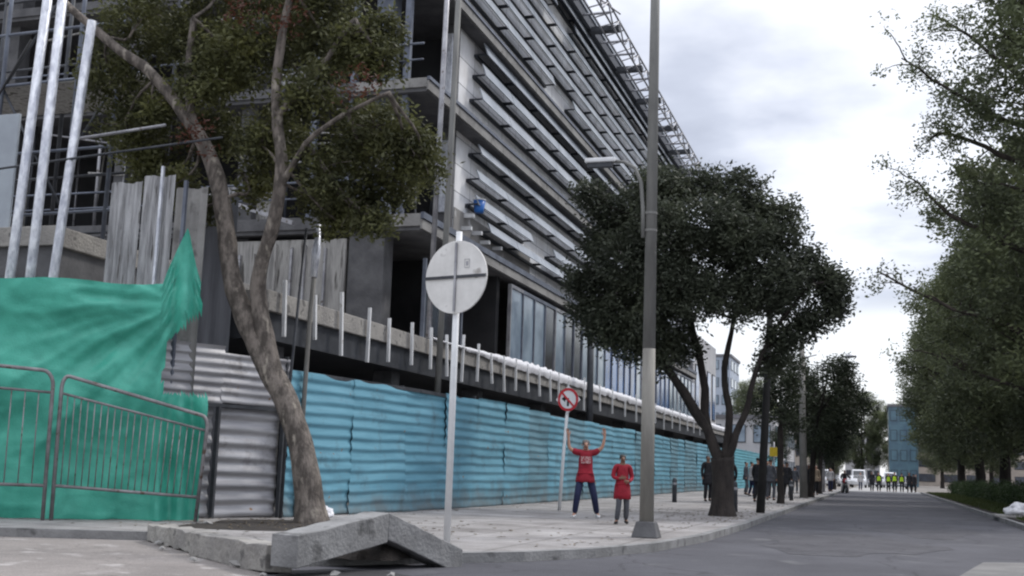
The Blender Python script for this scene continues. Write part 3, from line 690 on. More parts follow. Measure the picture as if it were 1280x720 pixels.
# louvre rows: a tilted blade on a dark carrier, broken into lengths
rr = random.Random(21)
rows = [(8.78, 35.0), (9.42, 33.7), (10.25, 33.7), (11.12, 33.8), (12.92, 33.7), (13.80, 33.9), (14.55, 34.0), (16.25, 33.0), (17.05, 33.0), (17.9, 33.0), (18.8, 33.0), (19.65, 33.0), (20.2, 33.0)]
for ri, (z, ys) in enumerate(rows):
    runs = []; y = ys; cur = None
    while y < YE - 1:
        y2 = min(YE - .3, y + 3.1 - .05)
        if rr.random() < .09 and 36 < y < 60: cur = None
        else:
            if cur is None: cur = []; runs.append(cur)
            cur.append((y, y2))
        y += 3.1
    hh_ = .42 if z > 12.5 else .34
    for run in runs:
        dk = MB(); bl = MB()
        dk.box(XW, XW + .10, run[0][0], run[-1][1], z - .05, z + .06)
        for (y, y2) in run:
            x0, x1 = XW + .50, XW + .36; za, zb = z, z + hh_
            bl.add([(x0-.04, y, za), (x1-.04, y, zb), (x1-.04, y2, zb), (x0-.04, y2, za), (x0, y, za), (x1, y, zb), (x1, y2, zb), (x0, y2, za)],
                   [(3,2,1,0),(4,5,6,7),(0,1,5,4),(1,2,6,5),(2,3,7,6),(3,0,4,7)])
            for q in (y + .03, y2 - .07): dk.box(XW + .10, XW + .43, q, q + .04, z + .02, z + .07)
        l_ = bl.build('louvre', 'louvre', B); dk.build('carrier', 'louvre_dark', l_)
# dark mesh screen below the roof edge
MB().box(XW + .02, XW + .60, YC, YE - .3, 20.62, 21.35).build('roof_screen', 'mesh_roof', B)
MB().box(XW + .60, XW + .66, YC, YE - .3, 21.1, 21.40).build('roof_edge', 'louvre', B)
# ground floor shop front on the podium: pale and blue glass
y = 37.0; k = 0; rr = random.Random(2)
while y < 78:
    gl = rr.choice(['glass_pale', 'glass_pale', 'glass_dark' if y < 50 else 'glass_blue', 'glass_blue' if y > 48 else 'glass_pale'])
    wd = 1.45
    f = MB().box(-12.02, -11.90, y, y + .10, 4.4, 7.4).box(-12.02, -11.90, y+.1, y + wd, 7.28, 7.4).box(-12.02, -11.9, y+.1, y+wd, 4.4, 4.5).build('window', 'steel_blue' if k % 4 else 'galv', B)
    MB().box(-11.98, -11.95, y + .1, y + wd, 4.5, 7.28).build('pane', gl, f)
    y += wd; k += 1
MB().box(-24, -12.3, 36.6, 36.9, 4.38, 7.6).build('partition', 'interior_shade', B)
# window frame standing in the dark opening, right of the corner column
f = MB().box(-12.3, -12.2, 29.9, 30.0, 4.38, 7.0).box(-12.3, -12.2, 33.0, 33.1, 4.38, 6.6).box(-12.3, -12.2, 30.0, 33.0, 6.5, 6.62).build('window', 'steel_blue', B)
MB().box(-12.27, -12.24, 30.0, 33.0, 4.4, 6.5).build('pane', 'glass_dark', f)
# formwork / rough partition under the corner slab
MB().box(-18.9, -14.3, 29.0, 29.15, 4.38, 7.45).build('formwork_wall', 'plywood', B)
for i in range(9):
    cx = -18.8 + i * .55 + random.uniform(-.1, .1)
    MB().box(cx, cx + .06, 28.9, 28.99, 4.4 + random.uniform(0, .3), 7.3 + random.uniform(-.3, .1)).build('formwork_batten', random.choice(['galv', 'plywood', 'concrete']), B)
MB().box(-14.2, -13.1, 28.95, 29.6, 4.38, 7.6).build('corner_pier', 'concrete_dark', B, bevel=.03)
# lean-to roof bar seen behind the tree
MB().bar((-19.2, 27.5, 8.9), (-15.2, 27.5, 7.6), .15, .12).build('raking_beam', 'galv', B)
# steel canopy lattice carried off the roof
cn = MB()
def lattice(ya, yb, x, z, hh, rr_=.05):
    cn.tube([(x, ya, z), (x, yb, z)], rr_, 6); cn.tube([(x, ya, z+hh), (x, yb, z+hh)], rr_, 6)
    cn.tube([(x-.6, ya, z+.1), (x-.6, yb, z+.1)], rr_, 6)
    yy = ya; s = 0
    while yy < yb:
        cn.tube([(x, yy, z + (hh if s else 0)), (x, yy + 1.1, z + (0 if s else hh))], rr_*.7, 5)
        cn.tube([(x-.6, yy, z+.1), (x, yy + 1.1, z+hh)], rr_*.7, 5)
        yy += 1.1; s = 1 - s
lattice(38, 76, -10.75, 20.35, .75)
cn.build('canopy_truss', 'galv', B, True)
for i, yy in enumerate((42.5, 47.6, 52.9, 57.9, 63, 68, 73)):
    br_ = MB().bar((XW+.5, yy, 20.62), (-10.65, yy, 20.62), .42, .22).build('canopy_bracket', 'steel_dark', B)
    for q in (1.7, 3.4): MB().tube([(XW+.5, yy+q, 20.7), (-10.65, yy+q, 20.7)], .06, 6).build('canopy_purlin', 'galv', B)
MB().tube([(XW+.6, 42, 21.05), (-10.5, 47, 21.05)], .04, 6).build('canopy_brace', 'galv', B)
# end section of the building beyond the louvres
MB().box(-24, -12.2, 80.05, 92, 4.38, 11).build('annexe_wall', 'plaster', B)
for yy in (81, 84, 87, 90 - .3):
    f = MB().box(-12.2, -12.15, yy, yy+1.6, 5.2, 8.8).build('window', 'steel_dark', B); MB().box(-12.15, -12.13, yy+.1, yy+1.5, 5.3, 8.7).build('pane', 'glass_blue', f)

# clutter of site props and rails inside the open floors
rr = random.Random(44)
for i in range(46):
    zf, zc = ((8.08, 11.62), (12.02, 15.0), (8.08, 11.62), (4.38, 7.6))[i % 4]
    x_ = rr.uniform(-27, -12.9); y_ = rr.uniform(29.3, 32.6); dx = rr.uniform(-.5, .5) if i % 3 == 0 else rr.uniform(-.06, .06)
    if zf < 5 and (x_ > -19 and x_ < -14): continue
    MB().tube([(x_, y_, zf), (x_ + dx, y_, zc)], rr.uniform(.03, .07), 6).build('site_prop', rr.choice(['steel_blue', 'galv', 'steel_dark', 'plywood', 'steel_dark']), B, True)
for i in range(12):
    zz = rr.uniform(8.6, 14.6); x_ = rr.uniform(-26, -16); MB().tube([(x_, 29.2, zz), (x_ + rr.uniform(2, 5), 29.25, zz + rr.uniform(-.5, .5))], .035, 6).build('site_rail', rr.choice(['galv', 'steel_blue', 'plywood']), B, True)
for i in range(7):
    x_ = rr.uniform(-26, -16); zz = rr.choice([8.09, 12.03]); hh = rr.uniform(.5, 1.3)
    MB().box(x_, x_ + rr.uniform(.6, 1.6), 29.6, 29.9, zz, zz + hh).build('stacked_board', rr.choice(['plywood', 'concrete_rough', 'metal_sheet']), B)

# props and scaffold poles standing on the podium, left
def prop(name, a, b, r, m, label, cat='prop', group=None):
    return tag(MB().tube([a, ((a[0]+b[0])/2+.01, (a[1]+b[1])/2, (a[2]+b[2])/2), b], r, 10).build(name, m, smooth=True), label, cat, group)
gp = 'silver wrapped steel props standing behind the tarpaulin'
prop('steel_prop', (-14.54, 16.1, .12), (-14.10, 16.1, 10.6), .085, 'foil', 'leftmost silver wrapped steel prop rising behind the green tarpaulin', 'prop', gp)
prop('steel_prop', (-14.08, 16.15, .12), (-13.84, 16.15, 10.6), .085, 'foil', 'silver wrapped steel prop second from the left behind the tarpaulin', 'prop', gp)
prop('steel_prop', (-14.46, 16.95, .12), (-13.84, 16.95, 9.15), .085, 'foil', 'third silver wrapped prop, nearest to the leaning tree branch, with a torn top', 'prop', gp)
sc_ = thing('scaffold_tower', 'dark tubular scaffold with crossing braces behind the silver props', 'scaffold', (0, 0, 0))
rr = random.Random(8)
for cx in (-20.6, -18.6, -16.6, -15.55):
    for cy in (20.0, 22.0):
        MB().tube([(cx, cy, 5.62), (cx + .05, cy, 15)], .05, 8).build('standard', 'steel_blue' if cy < 21 else 'steel_dark', sc_, True)
for zz in (6.2, 7.6, 9.2, 10.4, 12.2):
    for cy in (20.0, 22.0): MB().tube([(-21, cy, zz), (-15.0, cy, zz + .1)], .035, 6).build('ledger', 'steel_blue' if cy < 21 else 'steel_dark', sc_, True)
for (a, b, c, d) in ((-20.6, 6.2, -18.6, 9.2), (-18.6, 9.2, -16.6, 12.2), (-18.6, 6.2, -20.6, 9.2), (-16.6, 6.2, -18.6, 9.2), (-15.55, 9.2, -16.6, 7.6), (-20.6, 9.2, -18.6, 12.2)):
    MB().tube([(a, 20.05, b), (c, 20.05, d)], .035, 6).build('brace', 'steel_dark', sc_, True)
MB().box(-21, -15.0, 20.0, 22.0, 9.22, 9.28).build('deck', 'plywood', sc_)
tag(MB().box(-18.6, -16.85, 18.7, 18.76, 5.63, 8.1).build('site_panel', 'panel_blue', bevel=.01), 'smooth pale blue grey panel at the far left edge beside the silver props', 'panel')
# vertical corrugated metal sheets on the podium
def vsheet(p0, p1, z0, z1, pitch, amp):
    mb = MB(); a = Vector((*p0, 0)); b = Vector((*p1, 0)); d = b - a; nn = Vector((d.y, -d.x, 0)).normalized(); ln = d.length
    n = int(ln / pitch * 6); vs = []
    for i in range(n + 1):
        q = amp * (1 if (i // 3) % 2 else -1) if False else amp * max(-1, min(1, 1.8 * math.sin(2*PI*i/6)))
        p = a + d * (i / n) + nn * q
        vs += [p + Vector((0, 0, z0)), p + Vector((0, 0, z1 + .02*math.sin(i*.31)))]
    mb.add(vs, [(2*i, 2*i+2, 2*i+3, 2*i+1) for i in range(n)]); return mb
sh = thing('metal_sheet_screen', 'tall stained grey ribbed metal sheets standing behind the green tarpaulin point', 'screen')
for i, (zz, m_) in enumerate(((6.1, 'metal_sheet'), (6.2, 'metal_sheet'), (5.95, 'concrete'))):
    xa = -13.35 + i * .68
    vsheet((xa, 17.3+.02*i), (xa + .66, 17.3+.02*i), .13, zz, .16, .02).build('sheet', m_, sh)
MB().box(-11.60, -11.54, 16.98, 17.04, .13, 6.0).build('post', 'steel_blue', sh)
MB().box(-12.25, -12.2, 17.2, 17.25, 3.4, 6.35).build('post', 'foil', sh)
vsheet((-12.5, 18.9), (-11.66, 18.9), .13, 6.2, .3, .012).build('blue_grey_sheet', 'panel_grey', sh)
# tall props between hoarding and building (cable shafts up the corner)
gq = 'tall bare vertical props between hoarding and building'
prop('tall_prop', (-10.55, 26.9, .12), (-10.35, 26.9, 17), .08, 'lamp_grey', 'tall pale timber prop rising past the slab corner behind the round sign', 'prop', gq)
prop('tall_prop', (-11.35, 28.2, 4.38), (-11.2, 28.2, 18), .075, 'galv', 'tall grey prop just left of the pale cladding corner', 'prop', gq)
prop('tall_prop', (-10.4, 42.6, .12), (-10.45, 42.6, 7.6), .13, 'steel_dark', 'dark brown prop above the diamond sign in front of the glazing', 'prop', gq)
prop('hanging_cable', (-16.6, 16.6, 5.9), (-14.6, 16.3, 8.6), .022, 'black', 'dark cable slanting across the silver props at the left', 'cable')
prop('scaffold_rail', (-16.2, 16.8, 6.30), (-10.9, 17.0, 6.75), .022, 'steel_dark', 'thin dark rail crossing in front of the metal sheets', 'rail')
prop('scaffold_rail', (-14.2, 17.3, 7.0), (-12.3, 17.3, 7.15), .03, 'galv', 'short pale tube joined to the silver props', 'rail')
# blue bucket hung on the wall bracket
bk = thing('blue_bucket', 'small bright blue bucket standing at the start of a louvre row', 'bucket', (-12.1, 33.95, 9.22))
mb = MB(); mb.tube([(0, 0, 0), (0, 0, .1), (0, 0, .40)], [.15, .16, .20], 14); mb.build('tub', 'bucket_blue', bk, True)
mb = MB(); mb.tube([(0, 0, .40), (0, 0, .43)], [.215, .215], 14); mb.build('lid', 'white', bk)

# ------------------------------------------------------------------ trees
def skel_tube(mb, pts, rs, n=9, wob=.0, seed=0):
    # smooth the polyline by Catmull-Rom
    P = [Vector(p) for p in pts]; out = []; orr = []
    for i in range(len(P) - 1):
        p0, p1, p2, p3 = P[max(i-1, 0)], P[i], P[i+1], P[min(i+2, len(P)-1)]
        for t in (0, .25, .5, .75):
            q = .5 * ((2*p1) + (-p0+p2)*t + (2*p0-5*p1+4*p2-p3)*t*t + (-p0+3*p1-3*p2+p3)*t**3)
            q += Vector([noise.noise(q * 1.7 + Vector((seed, k * 5, 0))) * wob for k in range(3)])
            out.append(q); orr.append((rs[i] + (rs[i+1]-rs[i])*t) * (1 + .12 * noise.noise(q * 3)))
    out.append(P[-1]); orr.append(rs[-1])
    mb.tube(out, orr, n)
def leaf_blob(mb, c, r, n_sprig, n_leaf, size, rr, k=0, flat=.85, hang=0.0, shell=.55, yr=None):
    c = Vector(c); r0_ = r; r = max(r * .45, r - size * 2.0); ry = (yr or r0_) * r / r0_
    for _ in range(n_sprig):
        while True:
            v = Vector((rr.uniform(-1, 1), rr.uniform(-1, 1), rr.uniform(-1, 1)))
            if .15 < v.length < 1: break
        v = v.normalized() * (shell + (1 - shell) * rr.random()) if rr.random() < .72 else v
        sc = c + Vector((v.x * r, v.y * ry, v.z * r * flat))
        d = (v.normalized() + Vector((rr.gauss(0, .5), rr.gauss(0, .5), rr.gauss(.1, .5) - hang))).normalized()
        for j in range(n_leaf):
            t = rr.random()
            p = sc + d * (t * size * 3.0) + Vector((max(-1.4, min(1.4, rr.gauss(0, 1))), max(-1.4, min(1.4, rr.gauss(0, 1))), max(-1.2, min(1.2, rr.gauss(0, .8))))) * size * 1.15
            a = Vector((rr.gauss(0, 1), rr.gauss(0, 1), rr.gauss(0, .7))).normalized()
            b = a.cross(Vector((rr.gauss(0, 1), rr.gauss(0, 1), rr.gauss(0, 1)))).normalized()
            l = size * rr.uniform(.7, 1.3); wd = l * .42
            mb.add([p, p + a*l*.5 + b*wd*.5, p + a*l, p + a*l*.5 - b*wd*.5], [(0, 1, 2, 3)], k)
def twigs(mb, rootpts, blobs, rr, r0=.03, n=5):
    """thin limbs from the nearest limb point to each clump"""
    for (c, r) in blobs:
        c = Vector(c); src = min(rootpts, key=lambda p: (Vector(p) - c).length); src = Vector(src)
        mid = (src + c) / 2 + Vector((rr.uniform(-.2, .2), rr.uniform(-.2, .2), -.1 * (c - src).length))
        skel_tube(mb, [src, mid, c], [r0 * 1.5, r0, r0 * .5], 6, .08)
        for _ in range(n):
            v = Vector((rr.gauss(0, 1), rr.gauss(0, 1), rr.gauss(.2, .8))).normalized() * r
            skel_tube(mb, [c + (src - c) * .12, c + v * .5 + Vector((0, 0, .05)), c + v * .98], [r0 * .6, r0 * .4, r0 * .15], 5, .06)

# near leaning tree -------------------------------------------------
T1 = thing('leaning_street_tree', 'leaning tree with a bare curved trunk forking low before the building', 'tree', (-9.2, 17.8, .12))
def rel(o, pts): return [tuple(Vector(p) - Vector(o)) for p in pts]
O1 = (-9.2, 17.8, .12)
rr = random.Random(31)
trunk = MB()
skel_tube(trunk, rel(O1, [(-9.12, 17.8, .0), (-9.2, 17.8, .5), (-9.36, 17.8, 1.2), (-9.75, 17.8, 2.15), (-10.25, 17.8, 2.95), (-10.68, 17.8, 3.65), (-11.0, 17.8, 4.35), (-11.2, 17.8, 5.2), (-11.45, 17.8, 6.2), (-11.95, 17.75, 7.15), (-12.85, 17.6, 8.2), (-13.84, 17.4, 8.95), (-15.1, 17.2, 10.0)]),
          [.34, .245, .22, .205, .20, .19, .175, .165, .155, .13, .105, .085, .06], 14, .03)
skel_tube(trunk, rel(O1, [(-9.95, 17.8, 2.5), (-10.22, 17.78, 3.3), (-10.42, 17.75, 4.0), (-10.35, 17.7, 4.7), (-10.15, 17.7, 5.4), (-10.1, 17.7, 6.5), (-10.3, 17.75, 7.4), (-10.35, 17.8, 8.6), (-10.2, 17.9, 10)]),
          [.15, .155, .15, .13, .12, .11, .10, .08, .06], 12, .03)
skel_tube(trunk, rel(O1, [(-11.95, 17.75, 7.15), (-12.2, 17.7, 8.1), (-12.1, 17.6, 9.3)]), [.09, .07, .05], 8, .04)
skel_tube(trunk, rel(O1, [(-10.12, 17.7, 5.9), (-9.5, 17.5, 6.7), (-8.7, 17.4, 7.2), (-7.9, 17.4, 7.5)]), [.07, .055, .04, .03], 8, .05)
skel_tube(trunk, rel(O1, [(-10.3, 17.7, 7.3), (-9.6, 17.9, 8.2), (-9.0, 18.1, 9.2)]), [.07, .055, .04], 8, .05)
lm1 = [(-11.0, 17.8, 5.9), (-11.9, 17.75, 7.1), (-12.8, 17.6, 8.2), (-13.8, 17.4, 8.95), (-10.2, 17.7, 6.5), (-10.3, 17.7, 7.6), (-9.5, 17.5, 6.7), (-8.7, 17.4, 7.2), (-7.9, 17.4, 7.5), (-9.6, 17.9, 8.2), (-9, 18.1, 9.2), (-12.1, 17.6, 9.3), (-10.2, 17.9, 9.8)]
bl1 = [((-14.0, 17.9, 7.5), .75), ((-13.4, 18.2, 6.7), .62), ((-12.7, 17.5, 6.2), .45), ((-14.3, 17.6, 8.6), .8), ((-13.9, 17.9, 9.8), .95), ((-12.7, 18.3, 9.3), .9), ((-12.6, 18.5, 7.6), .75), ((-11.6, 17.5, 8.7), .85), ((-11.2, 18.4, 9.6), 1.0),
       ((-11.1, 18.5, 7.5), .65), ((-10.7, 17.3, 6.9), .55), ((-10.0, 18.3, 9.2), .8), ((-9.2, 17.6, 8.9), .62), ((-8.6, 17.6, 8.5), .42), ((-9.7, 17.2, 7.8), .62), ((-9.2, 18.2, 7.2), .72), ((-8.4, 17.4, 7.1), .7), ((-8.0, 17.6, 6.85), .55),
       ((-7.7, 17.8, 6.5), .35), ((-8.5, 18.2, 6.3), .6), ((-9.3, 17.3, 6.3), .62), ((-8.9, 17.8, 5.7), .45), ((-8.5, 17.6, 5.5), .27), ((-9.3, 17.9, 5.5), .35), ((-10.1, 18.4, 6.1), .45), ((-11.9, 17.0, 8.0), .5), ((-13.0, 17.3, 7.8), .55), ((-9.9, 17.7, 10.2), .9), ((-12.1, 17.6, 10.6), 1.1), ((-8.7, 17.9, 9.1), .45), ((-11.0, 17.6, 6.2), .35), ((-12.0, 17.4, 5.8), .3)]
twigs(trunk, rel(O1, lm1), [(tuple(Vector(c) - Vector(O1) + Vector((0, .6, 0))), r) for c, r in bl1], rr, .026, 4)
trunk.build('trunk', 'bark', T1, True)
cr1 = MB(); cr2 = MB()
for c, r in bl1:
    c = Vector(c) - Vector(O1) + Vector((0, .75, 0))
    leaf_blob(cr1, c, r * 1.02, int(105 * r * r) + 16, 36, .115, rr, 0, .82, .25, .35, r * 1.2)
for c, r in (((-9.9, 17.3, 9.0), .5), ((-8.4, 17.2, 7.6), .4), ((-10.8, 17.3, 9.4), .5), ((-11.5, 17.1, 6.8), .4)):
    leaf_blob(cr1, Vector(c) - Vector(O1), r, 12, 14, .085, rr, 1)
cr1.build('crown', ['leaf_near', 'leaf_red'], T1)

# dark round-crowned tree behind the lamp post ----------------------
O2 = (-3.79, 30.0, .12)
T2 = thing('broad_street_tree', 'broad dark evergreen tree on the pavement just right of the tall lamp post', 'tree', O2)
rr = random.Random(77); trunk = MB()
skel_tube(trunk, rel(O2, [(-3.79, 30, 0), (-3.79, 30, .4), (-3.78, 30, 1.0), (-3.80, 30, 1.6)]), [.42, .30, .275, .30], 14, .02)
limbs = [[(-3.85, 30, 1.4), (-4.2, 30, 2.3), (-4.75, 29.9, 3.3), (-5.6, 29.7, 4.3), (-6.6, 29.5, 5.2)],
         [(-3.9, 30, 1.5), (-4.25, 30.2, 2.5), (-4.35, 30.3, 3.7), (-4.7, 30.4, 5.2), (-5.0, 30.5, 7.0), (-4.9, 30.5, 8.2)],
         [(-3.75, 30, 1.5), (-3.65, 30.1, 2.6), (-3.75, 30.1, 3.9), (-3.5, 30.1, 5.2), (-3.3, 30.2, 7.2)],
         [(-3.7, 30, 1.5), (-3.35, 29.9, 2.4), (-3.05, 29.8, 3.3), (-2.75, 29.6, 4.3), (-2.1, 29.5, 5.3), (-1.5, 29.4, 6.0)],
         [(-4.3, 30, 2.4), (-5.0, 30.7, 3.3), (-6.0, 31, 4.8), (-6.6, 31, 6.4)],
         [(-2.8, 29.7, 4.1), (-2.2, 30.2, 4.5), (-1.8, 30.3, 4.8)]]
for l, r0 in zip(limbs, (.15, .145, .125, .105, .09, .05)):
    skel_tube(trunk, rel(O2, l), [r0 * (1 - .72 * i / (len(l) - 1)) for i in range(len(l))], 9, .06)
bl2 = [((-7.1, 30.2, 6.0), .75), ((-6.5, 29.6, 5.1), .75), ((-7.5, 30, 5.4), .45), ((-6.9, 30.4, 8.1), .75), ((-7.1, 30, 7.2), .6), ((-6.0, 30.2, 8.5), .75), ((-5.2, 30.0, 8.75), .7), ((-4.3, 30.4, 8.85), .65), ((-3.3, 30.1, 8.6), .7), ((-2.9, 30, 8.0), .5),
       ((-6.3, 29.3, 6.6), .9), ((-5.3, 29.1, 7.4), .95), ((-5.2, 29.0, 6.0), .95), ((-4.1, 29.2, 7.6), .95), ((-3.1, 29.2, 7.1), .85), ((-2.2, 29.8, 7.3), .55), ((-1.75, 30, 6.6), .62), ((-1.15, 29.8, 6.15), .48), ((-1.2, 30, 5.4), .55), ((-2.2, 29.3, 6.0), .8),
       ((-1.8, 29.9, 5.0), .55), ((-5.7, 29.2, 4.9), .7), ((-4.3, 29.0, 5.6), .85), ((-3.3, 29.2, 5.6), .75), ((-2.3, 29.6, 4.6), .45), ((-4.6, 31.2, 6.8), 1.2), ((-2.8, 31, 6.2), 1.1), ((-6.0, 31.0, 6.0), 1.1), ((-4.9, 30, 4.6), .6), ((-6.3, 29.6, 4.6), .65), ((-5.4, 29.5, 4.2), .55), ((-7.0, 29.8, 5.0), .55), ((-7.7, 30, 6.3), .5), ((-7.3, 29.6, 8.5), .5), ((-5.6, 30.3, 9.1), .5), ((-2.3, 30, 8.0), .4), ((-3.5, 31, 7.7), 1.0), ((-1.0, 29.9, 5.9), .4), ((-5.9, 29.9, 7.7), .7), ((-2.5, 30, 4.0), .25)]
lp = [p for l in limbs for p in l[2:]]
twigs(trunk, rel(O2, lp), [(tuple(Vector(c) - Vector(O2)), r) for c, r in bl2], rr, .03, 3)
trunk.build('trunk', 'bark_dark', T2, True)
cr_ = MB()
for c, r in bl2: leaf_blob(cr_, Vector(c) - Vector(O2), r, int(105 * r * r) + 16, 34, .13, rr, 0, .85, .0, .5)
cr_.build('crown', 'leaf_dark', T2)

# generic trees ----------------------------------------------------
def make_tree(name, label, loc, seed, H, trunk_h, R0, rad, leafm, barkm, size, nblob, dens, group, hang=0.0, low=.0, lean=(0, 0), keepx=None):
    rr = random.Random(seed)
    t = thing(name, label, 'tree', loc, 0, group); tr = MB(); cr = MB()
    top = Vector((lean[0], lean[1], H * .9))
    mid = Vector((lean[0]*.4 + rr.uniform(-.2, .2), lean[1]*.4, H * .5))
    skel_tube(tr, [(0, 0, -.1), (0.02, 0, .5), (lean[0]*.15, 0, trunk_h), mid, top], [R0*1.35, R0, R0*.85, R0*.5, R0*.12], 10, .08, seed)
    pts = [(lean[0]*.15, 0, trunk_h)] + [tuple(Vector((lean[0]*.15, 0, trunk_h)).lerp(mid, q)) for q in (.5, 1)] + [tuple(mid.lerp(top, q)) for q in (.3, .6)]
    blobs = []
    for i in range(nblob):
        h = trunk_h + low + (H - trunk_h - low) * ((i + .5) / nblob) ** .9
        f = math.sin(PI * min(1, max(.06, (h - trunk_h - low + .6) / (H - trunk_h - low + 1.4)))) ** .55
        a = i * 2.399 + rr.uniform(-.5, .5); q = rad * f * math.sqrt(rr.uniform(.15, 1))
        c = Vector((lean[0] * h / H + q * math.cos(a), lean[1] * h / H + q * math.sin(a), h))
        blobs.append((tuple(c), rad * rr.uniform(.22, .40)))
    # main limbs
    for c, r in blobs[::3]:
        s = min(pts, key=lambda p: abs(p[2] - c[2] * .72)); s = Vector(s); cc = Vector(c)
        skel_tube(tr, [s, s.lerp(cc, .5) + Vector((0, 0, .12 * (cc - s).length)), cc], [R0*.38, R0*.22, R0*.08], 7, .15, seed)
        pts.append(tuple(s.lerp(cc, .6)))
    twigs(tr, pts, blobs, rr, R0 * .11, 3)
    for c, r in blobs:
        leaf_blob(cr, c, r, int(dens * .62 * r * r / (size * 10) ) + 6, 30, size, rr, 0, .8, hang, .4)
    tr.build('trunk', barkm, t, True); cr.build('crown', leafm, t)
    return t
gs = 'trees in a row along the left pavement'
S1 = make_tree('street_tree', 'slender dark street tree behind the dark leaning pole', (-3.6, 46, .12), 5, 5.9, 2.9, .13, 1.15, 'leaf_street', 'bark_dark', .14, 18, 110, gs)
S2 = make_tree('street_tree', 'dark street tree leaning over the kerb, beside the pale concrete pole', (-3.3, 62, .12), 8, 6.9, 2.5, .16, 2.1, 'leaf_street', 'bark_dark', .17, 28, 100, gs, lean=(.9, 0))
for i, (x_, y_, a_, s_, lb) in enumerate([(-3.5, 76, 1.1, .95, 'street tree fourth along the pavement, past the pale pole'), (-3.4, 90, 2.3, .9, 'small street tree near the standing motorcycle'), (-3.6, 104, 4.0, 1.0, 'street tree at the far end of the pavement by the parked cars'),
                                       (-7.6, 96, 3.0, .8, 'bushy tree in front of the turquoise hoarding')]):
    copy_to(S2 if i % 2 == 0 else S1, (x_, y_, .12), a_, lb, s_)
gr = 'tall trees in a row on the right side of the road'
A = make_tree('park_tree', 'tallest nearest park tree with sparse twigs reaching out over the road at the top right', (6.4, 41, .1), 12, 20.0, 3.5, .32, 4.0, 'leaf_park', 'bark_mid', .20, 66, 62, gr, .2)
# long sparse reaching branches
rr = random.Random(4); bt = MB(); bc = MB()
reach = [[(0, 0, 12.5), (-2.0, 0, 13.3), (-4.0, -.8, 14.4), (-5.4, -1.2, 15.4)], [(0, 0, 13.5), (-1.6, .2, 15.0), (-3.2, .2, 16.6), (-4.4, 0, 17.4)],
         [(-.2, 0, 11), (-2.2, .6, 12.3), (-3.9, .8, 13.2), (-4.6, .9, 13.0)], [(0, 0, 5.0), (-2.2, 0, 6.2), (-4.4, 0, 7.1), (-6.3, 0, 8.2)], [(0, 0, 15), (-1.5, 0, 17.3), (-2.6, 0, 18.6)],
         [(0, 0, 8), (-2.4, .6, 9.3), (-4.2, .8, 10.6), (-5.0, .9, 11.6)], [(0, 0, 3.6), (-2.6, .6, 4.5), (-4.6, .6, 5.4)]]
for l in reach:
    skel_tube(bt, l, [.13, .09, .055, .025][-len(l):], 8, .12)
    for q in range(16):
        t = .35 + .65 * rr.random(); i = min(len(l) - 2, int(t * (len(l) - 1))); f = t * (len(l) - 1) - i
        p = Vector(l[i]).lerp(Vector(l[i+1]), f); v = Vector((rr.uniform(-1.1, .4), rr.gauss(0, .7), rr.uniform(-.5, .9)))
        e_ = p + v * rr.uniform(.5, 1.15); skel_tube(bt, [p, p.lerp(e_, .5) + Vector((0, 0, .08)), e_], [.03, .02, .01], 5, .08)
        leaf_blob(bc, e_, rr.uniform(.2, .5), rr.randint(3, 6), 18, .14, rr, 0, .7, .1)
bt.build('branch', 'bark_mid', A, True); bc.build('sparse_foliage', 'leaf_park', A)
Bt = make_tree('park_tree', 'dense dark park tree behind the hedge, second from the near end', (6.9, 55, .1), 23, 15.5, 2.9, .34, 4.6, 'leaf_park', 'bark_dark', .22, 50, 60, gr, .1)
for i, (x_, y_, a_, s_, src, lb) in enumerate([(6.7, 69, 1.7, .95, Bt, 'park tree whose dark trunk shows above the middle of the hedge'), (6.6, 84, 3.6, 1.0, Bt, 'park tree beyond the hedge with its crown towards the open road'),
        (6.4, 99, 5.0, .92, Bt, 'farthest park tree at the end of the row, left of all the others'), (12.5, 62, 2.6, 1.05, Bt, 'park tree standing farther back to the right of the row'), (10.5, 47, 4.4, 1.1, Bt, 'park tree at the right edge of the picture behind the first one'), (11.5, 84, .6, 1.0, Bt, 'park tree in the second row seen between trunks')]):
    copy_to(src, (x_, y_, .1), a_, lb, s_)
for (x_, y_, s_, lb) in ((-6.5, 165, .75, 'hazy distant tree left of the parked cars'), (-2.5, 215, 1.0, 'far dark tree above the parked cars at the end of the road'), (3.5, 235, .95, 'far tree before the blue glass block'), (-15, 150, .8, 'distant tree behind the low white building')):
    c = copy_to(Bt, (x_, y_, 0), x_, lb, s_); c['group'] = 'distant trees at the end of the road'
c = copy_to(Bt, (7.5, 118, .0), 2.2, 'park tree beyond the policemen on the right', .9)

for (x_, y_, s_, lb) in ((13, 150, .8, 'distant tree closing the view right of the glass block'), (20, 135, .85, 'distant tree behind the second row of park trees'), (27, 120, .9, 'distant tree far right beyond the parked cars'), (9.5, 190, .9, 'distant tree right beside the glass block'), (22, 100, .8, 'distant tree nearest behind the parked cars on the right')):
    c = copy_to(Bt, (x_, y_, 0), x_, lb, s_); c['group'] = 'distant trees at the end of the road'
